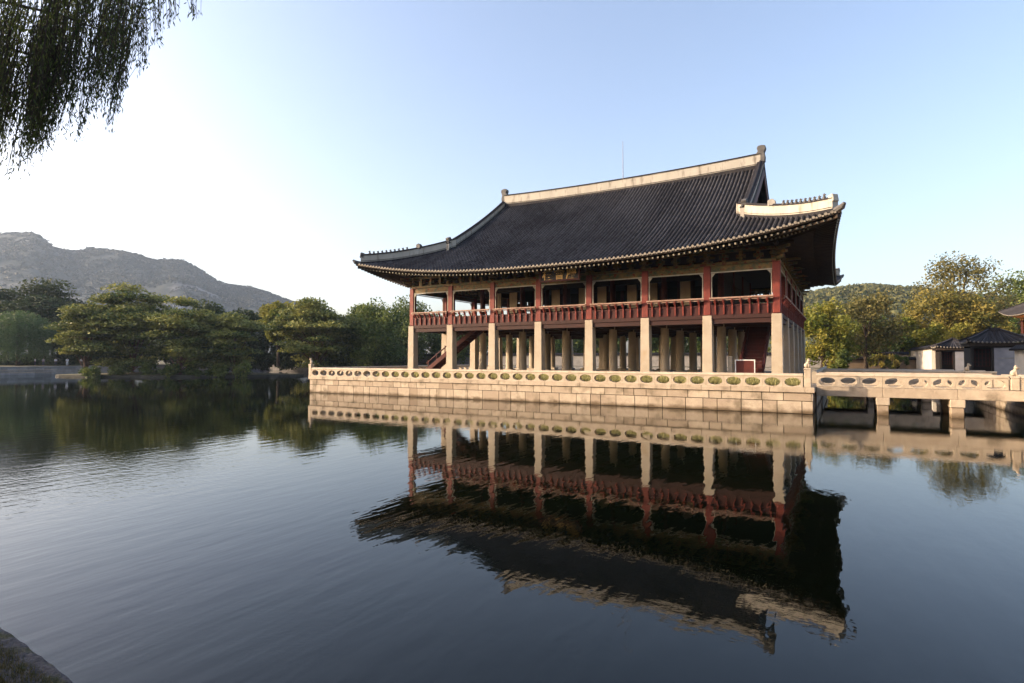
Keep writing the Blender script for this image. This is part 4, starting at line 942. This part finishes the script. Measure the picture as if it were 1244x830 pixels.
# ------------------------------------------------------------------ near bank corner: kerb stones, soil and grass
kb = thing('stone_kerb', 'dark rough kerb stones along the near grassy bank at the bottom left corner', 'kerb', (0, -44.6, -.6))
def kerb(x0, y0, x1, y1, seed, z=1.80):
    rr = random.Random(seed); mb = MB(); n = 10; d = Vector((x1 - x0, y1 - y0, 0)); L = d.length; d.normalize(); nn = Vector((-d.y, d.x, 0))
    def f(u, v):
        p = Vector((x0, y0, 0)) + d * (L * u) - nn * (.22 * v); e = min(u, 1 - u) * L
        p.z = z - (.012 if v in (0,) else 0) - (.02 if e < .01 else 0) + .014 * mnoise.noise(Vector((p.x * 7, p.y * 7, seed))) + .008 * mnoise.noise(Vector((p.x * 22, p.y * 22, seed)))
        p += nn * (.02 * mnoise.noise(Vector((p.x * 5, 3, seed))) if v == 0 else 0); return p
    mb.grid(f, 24, 8)
    def g_(u, v):
        p = f(u, 0); p.z = p.z * (1 - v) - .6 * v; p += nn * .015 * mnoise.noise(Vector((p.x * 4, p.z * 4, seed))) * (v > 0); return p
    mb.grid(g_, 24, 8); return mb.build('kerb_stone', M['kerb'], kb, recalc=True)
M['kerb'] = mat('kerb_granite', (.125, .12, .13), (.045, .044, .05), .9, 14, 1.0, 45, stain=(7, (.045, .05, .022), .5, .62))
kx = [(-30, -44.70), (-3.2, -44.52), (-1.12, -44.51), (.33, -44.60), (1.25, -44.70), (3.0, -44.70), (14, -44.70)]
for i in range(6): kerb(kx[i][0] + .008, kx[i][1], kx[i + 1][0] - .008, kx[i + 1][1], i)
b = MB(); b.grid(lambda u, v: (-4 + 6 * u, -44.78 - 2.2 * v, 1.785 + .035 * mnoise.noise(Vector((u * 30, v * 11, 2))) + .03 * min(1, v * 6)), 80, 30); b.build('bank_soil', mat('bank_soil', (.07, .06, .035), (.035, .03, .02), .95, 12, .6, 40), kind='structure')
def bank_pt(r_):
    x = r_.uniform(-2.2, 1.4); v = r_.random() ** 1.5; return (x, -44.62 - .08 * r_.random() - 1.2 * v - (.02 if x > -.3 else 0), 1.785)
grass_strip('grass', bank_pt, 40000, .015, .05, .003, M['grass_dry'], 9, kind='stuff', label='short dry grass and leaf litter on the near bank')

# ------------------------------------------------------------------ walls and buildings beyond
def tiled_wall(label, p0, p1, h, m, t=.5, zb=GZ, name='garden_wall'):
    w_ = thing(name, label, 'wall', ((p0[0] + p1[0]) / 2, (p0[1] + p1[1]) / 2, zb)); a = Vector((*p0, 0)); c = Vector((*p1, 0)); up = Vector((0, 0, 1))
    b = MB(); b.beam(a + up * (zb + h / 2), c + up * (zb + h / 2), t, h); b.build('masonry', m, w_)
    d = (c - a); L = d.length; d.normalize(); s = Vector((-d.y, d.x, 0)); b = MB(); z = zb + h
    vs = [q + s * o + up * (z + zz) for q in (a - d * .15, c + d * .15) for o, zz in ((-t / 2 - .35, .003), (t / 2 + .35, .003), (t / 2 + .38, .09), (0, .48), (-t / 2 - .38, .09))]
    b.add(vs, [(0, 1, 2, 3, 4), (9, 8, 7, 6, 5)] + [(i, (i + 1) % 5, (i + 1) % 5 + 5, i + 5) for i in range(5)])
    k = int(L / .3)
    for i in range(k):
        q = a + d * (L * (i + .5) / k)
        for sg in (-1, 1): b.beam(q + s * sg * .06 + up * (z + .49), q + s * sg * (t / 2 + .40) + up * (z + .12), .12, .08)
    b.build('tile_cap', M['tile'], w_); return w_
M['wall_stone'] = mat('pale_wall_stone', (.25, .235, .22), (.17, .16, .15), .85, 1.2, .3, 6)
tiled_wall('long pale stone wall with a tile cap behind the pavilion and pond', (-110, 74), (14, 74), 2.4, M['wall_stone'])
tiled_wall('brownish earthen wall behind the shrubs right of the pavilion', (2, 66), (15.2, 70), 1.5, mat('earth_wall', (.26, .19, .13), (.19, .14, .09), .9, .8, .2))
tiled_wall('sunlit white plaster wall left of the smaller gatehouse', (15.0, 78), (15.0, 50.45), 3.1, M['plaster'])
tiled_wall('sunlit pale wall at the right picture edge', (18.0, 22), (18.0, -6), 2.5, M['plaster'])

def hip_roof(parent, x0, x1, y0, y1, z, h, ridge_ax, over=.9, lift=.35, nrow=.32, ridge_m='tile', gable=.3, eave_m='soffit'):
    """tiled hip roof with upturned corners over a rectangle"""
    X0, X1, Y0, Y1 = x0 - over, x1 + over, y0 - over, y1 + over; cx_, cy_ = (X0 + X1) / 2, (Y0 + Y1) / 2; hx, hy = (X1 - X0) / 2, (Y1 - Y0) / 2
    if ridge_ax == 'x': rl, rs = hx - hy * gable, 0
    else: rl, rs = 0, hy - hx * gable
    def P(sd, u, f):
        sx, sy = {0: (u, -1), 1: (1, u), 2: (u, 1), 3: (-1, u)}[sd]; e = Vector((cx_ + sx * hx, cy_ + sy * hy, z + lift * abs(u) ** 3))
        tx = cx_ + max(-rl, min(rl, sx * hx if sd in (0, 2) else sx * rl)) if rl else cx_
        ty = cy_ + (max(-rs, min(rs, sy * hy if sd in (1, 3) else sy * rs)) if rs else 0)
        tp = Vector((tx, ty, z + h)); q = e.lerp(tp, f); q.z = e.z + (tp.z - e.z) * (.72 * f + .28 * f * f); return q
    s_ = MB(); r_ = MB(); en = MB()
    for sd in range(4):
        ln = 2 * (hx if sd in (0, 2) else hy); n = max(4, int(ln / nrow))
        for i in range(n):
            u0, u1 = -1 + 2 * i / n, -1 + 2 * (i + 1) / n
            for k in range(5): s_.add([P(sd, u0, k / 5), P(sd, u1, k / 5), P(sd, u1, k / 5 + .2), P(sd, u0, k / 5 + .2)], [(0, 1, 2, 3)], R.random() * .2)
            u = (u0 + u1) / 2; pts = [P(sd, u, k / 5) + Vector((0, 0, .03)) for k in range(6)]; r_.tube(pts, .085, 5, R.random() * .6)
            en.tube([pts[0], pts[0] + (pts[0] - pts[1]).normalized() * .05], .09, 6)
    b = MB(); b.box(x0 - .3, x1 + .3, y0 - .3, y1 + .3, z - .32, z - .02)
    for sd in range(4):
        for i in range(16):
            u0, u1 = -1 + i / 8, -1 + (i + 1) / 8; dn = Vector((0, 0, -.14)); ins = lambda q: Vector((cx_ + (q.x - cx_) * .99, cy_ + (q.y - cy_) * .99, q.z))
            a_, c_ = ins(P(sd, u0, 0)) + dn, ins(P(sd, u1, 0)) + dn; wl = lambda q: Vector((max(x0, min(x1, q.x)), max(y0, min(y1, q.y)), z - .1))
            b.add([a_, c_, wl(c_), wl(a_)], [(0, 1, 2, 3)])
    b.build('eaves', M[eave_m], parent, recalc=False)
    o = s_.build('roof', M['tile'], parent, recalc=False); r_.build('tile_rows', M['tile'], o); en.build('eave_tile_ends', M['tile_pale'], o)
    rg = MB()
    if rl: ends_ = (Vector((cx_ - rl, cy_, z + h)), Vector((cx_ + rl, cy_, z + h)))
    else: ends_ = (Vector((cx_, cy_ - rs, z + h)), Vector((cx_, cy_ + rs, z + h)))
    rg.beam(ends_[0] + Vector((0, 0, .12)), ends_[1] + Vector((0, 0, .12)), .34, .42)
    for sd, u in ((0, -1), (0, 1), (2, -1), (2, 1)):
        for k in range(5): rg.beam(P(sd, u * .999, k / 5) + Vector((0, 0, .10)), P(sd, u * .999, k / 5 + .2) + Vector((0, 0, .10)), .24, .26)
    rg.build('ridge', M[ridge_m], o)

def gatehouse(label, x0, x1, y0, y1, h, rh, ax, opening, wall_m):
    t = thing('gatehouse', label, 'gatehouse', ((x0 + x1) / 2, (y0 + y1) / 2, GZ)); o0, o1 = opening; zt = GZ + h
    b = MB(); b.box(o1, x1, y0, y0 + .3, GZ, zt - .5); b.box(x1 - .3, x1, y0 + .302, y1, GZ, zt - .5); b.box(o1, o1 + .3, y0 + .302, y1, GZ, zt - .5); b.build('wall', wall_m, t)
    b = MB(); b.box(o1 + .3, x1 - .1, y0 - .012, y0 + .31, GZ + h * .52, GZ + h * .56); b.build('belt_course', M['granite_grey'], t)
    b = MB()
    for x in (o0, o1 - .22): b.box(x, x + .2, y0 + .02, y0 + .24, GZ, zt - .5)
    b.box(o0, x1, y0 + .0, y0 + .28, zt - .498, zt - .30); b.box(o0, x1, y1 - .28, y1, zt - .498, zt - .30); b.build('timber_frame', M['dark_wood'], t)
    b = MB(); b.box(o0 + .13, o1 - .01, y0 + 1.2, y0 + 1.3, GZ, zt - .5); d_ = b.build('door', M['dark_wood'], t)
    b = MB(); k = 5
    for i in range(k + 1): xx = o0 + .2 + (o1 - o0 - .35) * i / k; b.box(xx - .03, xx + .03, y0 + 1.15, y0 + 1.195, GZ + 1.0, zt - .6)
    for i in range(5): zz = GZ + 1.0 + (h - 1.7) * i / 4; b.box(o0 + .2, o1 - .15, y0 + 1.13, y0 + 1.148, zz - .025, zz + .025)
    b.build('lattice', M['red_board'], d_)
    b = MB(); b.box(o0, o0 + .12, y0 + .4, y1, GZ, zt - .5); b.build('side_wall', M['dark_wood'], t)
    hip_roof(t, x0, x1, y0, y1, zt, rh, ax, over=.4, lift=.2, gable=.85)
    return t
gatehouse('smaller tiled gatehouse with a dark opening beside the sunlit white wall', 15.1, 18.3, 46.0, 50.0, 3.15, 1.1, 'x', (15.1, 16.7), M['plaster_shade'])
gatehouse('larger tiled gatehouse with a grey wall, nearest the bridge', 15.5, 19.7, 27.0, 31.0, 3.35, 1.25, 'x', (15.4, 17.2), M['plaster_shade'])
ph = thing('palace_hall', 'palace hall with upturned tiled eaves and ochre walls at the right edge', 'palace hall', (39, 64, GZ))
b = MB(); b.box(30.0, 46, 50, 77.4, GZ, 9.95); b.build('wall', M['orange_wall'], ph)
for y in (50.5, 56, 61, 66, 71, 76.8):
    b = MB(); b.tube([(29.8, y, GZ), (29.8, y, 9.9)], .20, 8); b.build('column', M['red_board'], ph)
hip_roof(ph, 30.0, 46, 50, 77.4, 10.1, 6.5, 'y', over=2.6, lift=1.3, eave_m='orange_wall')  # eaves take the ochre so sunlight on the rafters is in the colour
lh = thing('side_hall', 'low tiled side building under the palace hall eaves at the right edge', 'hall', (27, 45, GZ))
b = MB(); b.box(24.2, 30, 39, 49.6, GZ, 5.6); b.build('wall', M['plaster'], lh); hip_roof(lh, 24.2, 30, 39, 49.6, 5.95, 1.5, 'y', over=.9, lift=.3)

# ------------------------------------------------------------------ hills
def hill(name, prof, d, depth, m, res, rough, seed, zb=GZ, nb=60, smooth=8, bumpy=False):
    """ridge line prof [(px, py)] seen at distance d; slope runs towards the viewer over depth metres, and down behind"""
    X = np.arange(prof[0][0], prof[-1][0] + 1, 1.0); Yp = np.interp(X, [p[0] for p in prof], [p[1] for p in prof]); k_ = np.ones(smooth) / smooth
    Yp = np.convolve(np.pad(Yp, smooth, mode='edge'), k_, mode='same')[smooth:-smooth]
    def pt(px, f):
        py = float(np.interp(px, X, Yp)); dd = (d - depth + depth * f) / d; x0, y0 = spot(px, d); x = CAM.x + (x0 - CAM.x) * dd; y = CAM.y + (y0 - CAM.y) * dd
        top = hgt(py, d) - zb; k = f ** .8 if f <= 1 else math.cos((f - 1) * 1.5)
        nz = mnoise.fractal(Vector((x / rough, y / rough, seed)), 1.0, 2.1, 6) * .13 * (1 if f < 1 else .3) * min(1, f * 3) * (1 - .93 * max(0, 1 - abs(f - 1) * 2.2)) + .012 * mnoise.noise(Vector((x / 22, y / 22, seed))) * (1 if bumpy else 0)
        return x, y, zb - 2 + (top + 2) * max(0, k + nz * k)
    pxs = np.arange(prof[0][0], prof[-1][0], res); mb = MB(); mb.v = [pt(px, j / nb * 1.5) for px in pxs for j in range(nb + 1)]
    for i in range(len(pxs) - 1):
        for j in range(nb): mb.f.append((i * (nb + 1) + j, (i + 1) * (nb + 1) + j, (i + 1) * (nb + 1) + j + 1, i * (nb + 1) + j + 1)); mb.t.append(0); mb.m.append(0)
    mb.build(name, m, smooth=True, recalc=True, kind='structure'); return pt
def wood(name, label, pt, px0, px1, n, rmin, rmax, per, m, seed, bald=None):
    g = np.random.default_rng(seed); P = []; Tn = []; Sz = []
    for k in range(n):
        px = g.uniform(px0, px1); f = math.sqrt(g.uniform(.02, 1.1)); q = pt(px, f); r = g.uniform(rmin, rmax)
        if bald and mnoise.fractal(Vector((q[0] / bald, q[1] / bald * .8, q[2] / bald * 2.2)), 1.0, 2.0, 4) > .22 + .18 * g.random(): continue
        dirs = g.normal(size=(per, 3)); dirs /= np.linalg.norm(dirs, axis=1)[:, None]; dirs[:, 2] = np.abs(dirs[:, 2]) * 1.2
        P.append(np.array(q) + np.array([0, 0, -.3 * r]) + dirs * r * g.uniform(.5, 1, (per, 1))); Tn.append(np.full(per, g.uniform(0, 1)) + g.normal(size=per) * .15); Sz.append(np.full(per, r * .55))
    tag(leaves_obj(name, np.concatenate(P), np.concatenate(Sz), np.concatenate(Tn), m, None, seed=seed), label, 'woodland', kind='stuff')
M['mount'] = mat('forested_granite_slope', (.040, .050, .046), (.022, .030, .027), .95, .03, .0, stain=(.011, (.14, .14, .14), .59, .66), detail=9)
M['wood'] = mat('wooded_hill', (.09, .09, .04), (.035, .05, .022), .95, .055, .0, detail=10)
mp_ = hill('mountain', [(-420, 330), (-250, 300), (-120, 290), (-40, 284), (0, 282), (38, 282), (50, 288), (60, 298), (72, 303), (96, 305), (106, 301), (140, 303), (152, 305), (168, 310), (188, 317), (200, 315), (218, 316), (226, 320), (240, 326), (250, 333), (266, 343), (280, 346), (305, 349), (318, 353), (338, 360), (356, 367), (380, 378), (430, 395), (520, 420)], 1500, 650, M['mount'], 2.5, 240, 3, nb=110, smooth=9, bumpy=True)
wood('mountain_wood', 'hazy dark woodland on the mountain at the left with bare granite patches', mp_, -60, 470, 15000, 2.5, 5.5, 7, leafmat('mountain_leaves', (.022, .030, .026), (.038, .046, .038), .05), 31, bald=70)
hp_ = hill('hill', [(820, 395), (900, 372), (960, 362), (1000, 353), (1030, 349), (1060, 346.5), (1085, 349), (1120, 351), (1160, 356), (1220, 362), (1300, 372), (1420, 390)], 560, 330, M['wood'], 3, 110, 9)
wood('hill_wood', 'autumn tinted woodland covering the low hill on the right', hp_, 900, 1300, 5200, 1.8, 3.6, 13, leafmat('hill_leaves', (.03, .045, .018), (.16, .15, .05), .15), 20)

# ------------------------------------------------------------------ people on the far bank
def skin_mesh(verts, edges, radii, sub=1):
    me = bpy.data.meshes.new('body'); me.from_pydata(verts, edges, []); o = bpy.data.objects.new('body', me); COL.objects.link(o)
    md = o.modifiers.new('skin', 'SKIN'); o.modifiers.new('sub', 'SUBSURF').levels = sub
    for v, r in zip(me.skin_vertices[0].data, radii): v.radius = (r, r)
    me.skin_vertices[0].data[0].use_root = True
    bpy.context.view_layer.update(); out = bpy.data.meshes.new_from_object(o.evaluated_get(bpy.context.evaluated_depsgraph_get())); bpy.data.objects.remove(o); return out
bv = [(0, 0, .95), (0, 0, 1.15), (0, 0, 1.40), (0, 0, 1.52), (0, .01, 1.62), (-.09, 0, .88), (-.11, .02, .48), (-.11, 0, .07), (-.11, .12, .03), (.09, 0, .88), (.11, -.03, .48), (.12, -.06, .07), (.12, .06, .03),
      (-.19, 0, 1.38), (-.24, 0, 1.10), (-.22, .10, .88), (.19, 0, 1.38), (.24, -.02, 1.10), (.22, .08, .88)]
be = [(0, 1), (1, 2), (2, 3), (3, 4), (0, 5), (5, 6), (6, 7), (7, 8), (0, 9), (9, 10), (10, 11), (11, 12), (2, 13), (13, 14), (14, 15), (2, 16), (16, 17), (17, 18)]
brd = [.13, .125, .13, .055, .105, .085, .06, .04, .035, .085, .06, .04, .035, .06, .045, .035, .06, .045, .035]
BODY = skin_mesh(bv, be, brd); BODY.materials.clear(); BODY.materials.append(M['skin'])
SHIRT = skin_mesh([bv[i] for i in (0, 1, 2, 13, 14, 16, 17)], [(0, 1), (1, 2), (2, 3), (3, 4), (2, 5), (5, 6)], [.15, .145, .148, .078, .06, .078, .06])
TROUS = skin_mesh([bv[i] for i in (0, 5, 6, 7, 9, 10, 11)], [(0, 1), (1, 2), (2, 3), (0, 4), (4, 5), (5, 6)], [.145, .10, .078, .06, .10, .078, .06])
HAIR = skin_mesh([(0, -.02, 1.64), (0, -.03, 1.70)], [(0, 1)], [.112, .10])
HAIR.materials.clear(); HAIR.materials.append(M['hair'])
for k, (px, top, low, hat, lb) in enumerate(((43, (.75, .74, .72), (.06, .06, .08), 0, 'person in a white top and dark trousers, leftmost on the far bank'),
                                             (53, (.30, .29, .30), (.10, .10, .12), 0, 'person in a grey top beside the one in white on the far bank'),
                                             (68, (.62, .62, .66), (.05, .05, .06), 0, 'person in a pale top standing alone below the willow edge'),
                                             (82, (.80, .80, .80), (.72, .72, .74), 0, 'person dressed all in white on the far bank'),
                                             (99, (.55, .52, .50), (.08, .07, .07), 0, 'person in a beige top, rightmost on the far bank'))):
    x, y = spot(px, 130.5); x = PX0 - .9 if x > PX0 - .9 else x
    t = thing('person', lb, 'person', (x, y, GZ + .03), 'people on the far bank'); ang = R.uniform(-2.6, -.6)
    for nm, me, c in (('body', BODY, None), ('shirt', SHIRT, top), ('trousers', TROUS, low), ('hair', HAIR, None)):
        m2 = me
        if c: m2 = me.copy(); m2.materials.clear(); m2.materials.append(mat('cloth', c, tuple(q * .85 for q in c), .8, 6))
        o = link(nm, m2, t, (x, y, GZ + .03)); o.rotation_euler = (0, 0, ang)

# ------------------------------------------------------------------ air
hz = bpy.data.materials.new('haze'); hz.use_nodes = True; N = hz.node_tree.nodes; N.remove(N['Principled BSDF'])
pv = N.new('ShaderNodeVolumePrincipled'); pv.inputs['Color'].default_value = (.62, .78, 1.0, 1); pv.inputs['Density'].default_value = .00013; pv.inputs['Anisotropy'].default_value = .25
hz.node_tree.links.new(pv.outputs[0], N['Material Output'].inputs['Volume'])
b = MB(); b.box(-2300, 900, -400, 1900, -2.0, 400); b.build('haze', hz, kind='stuff')
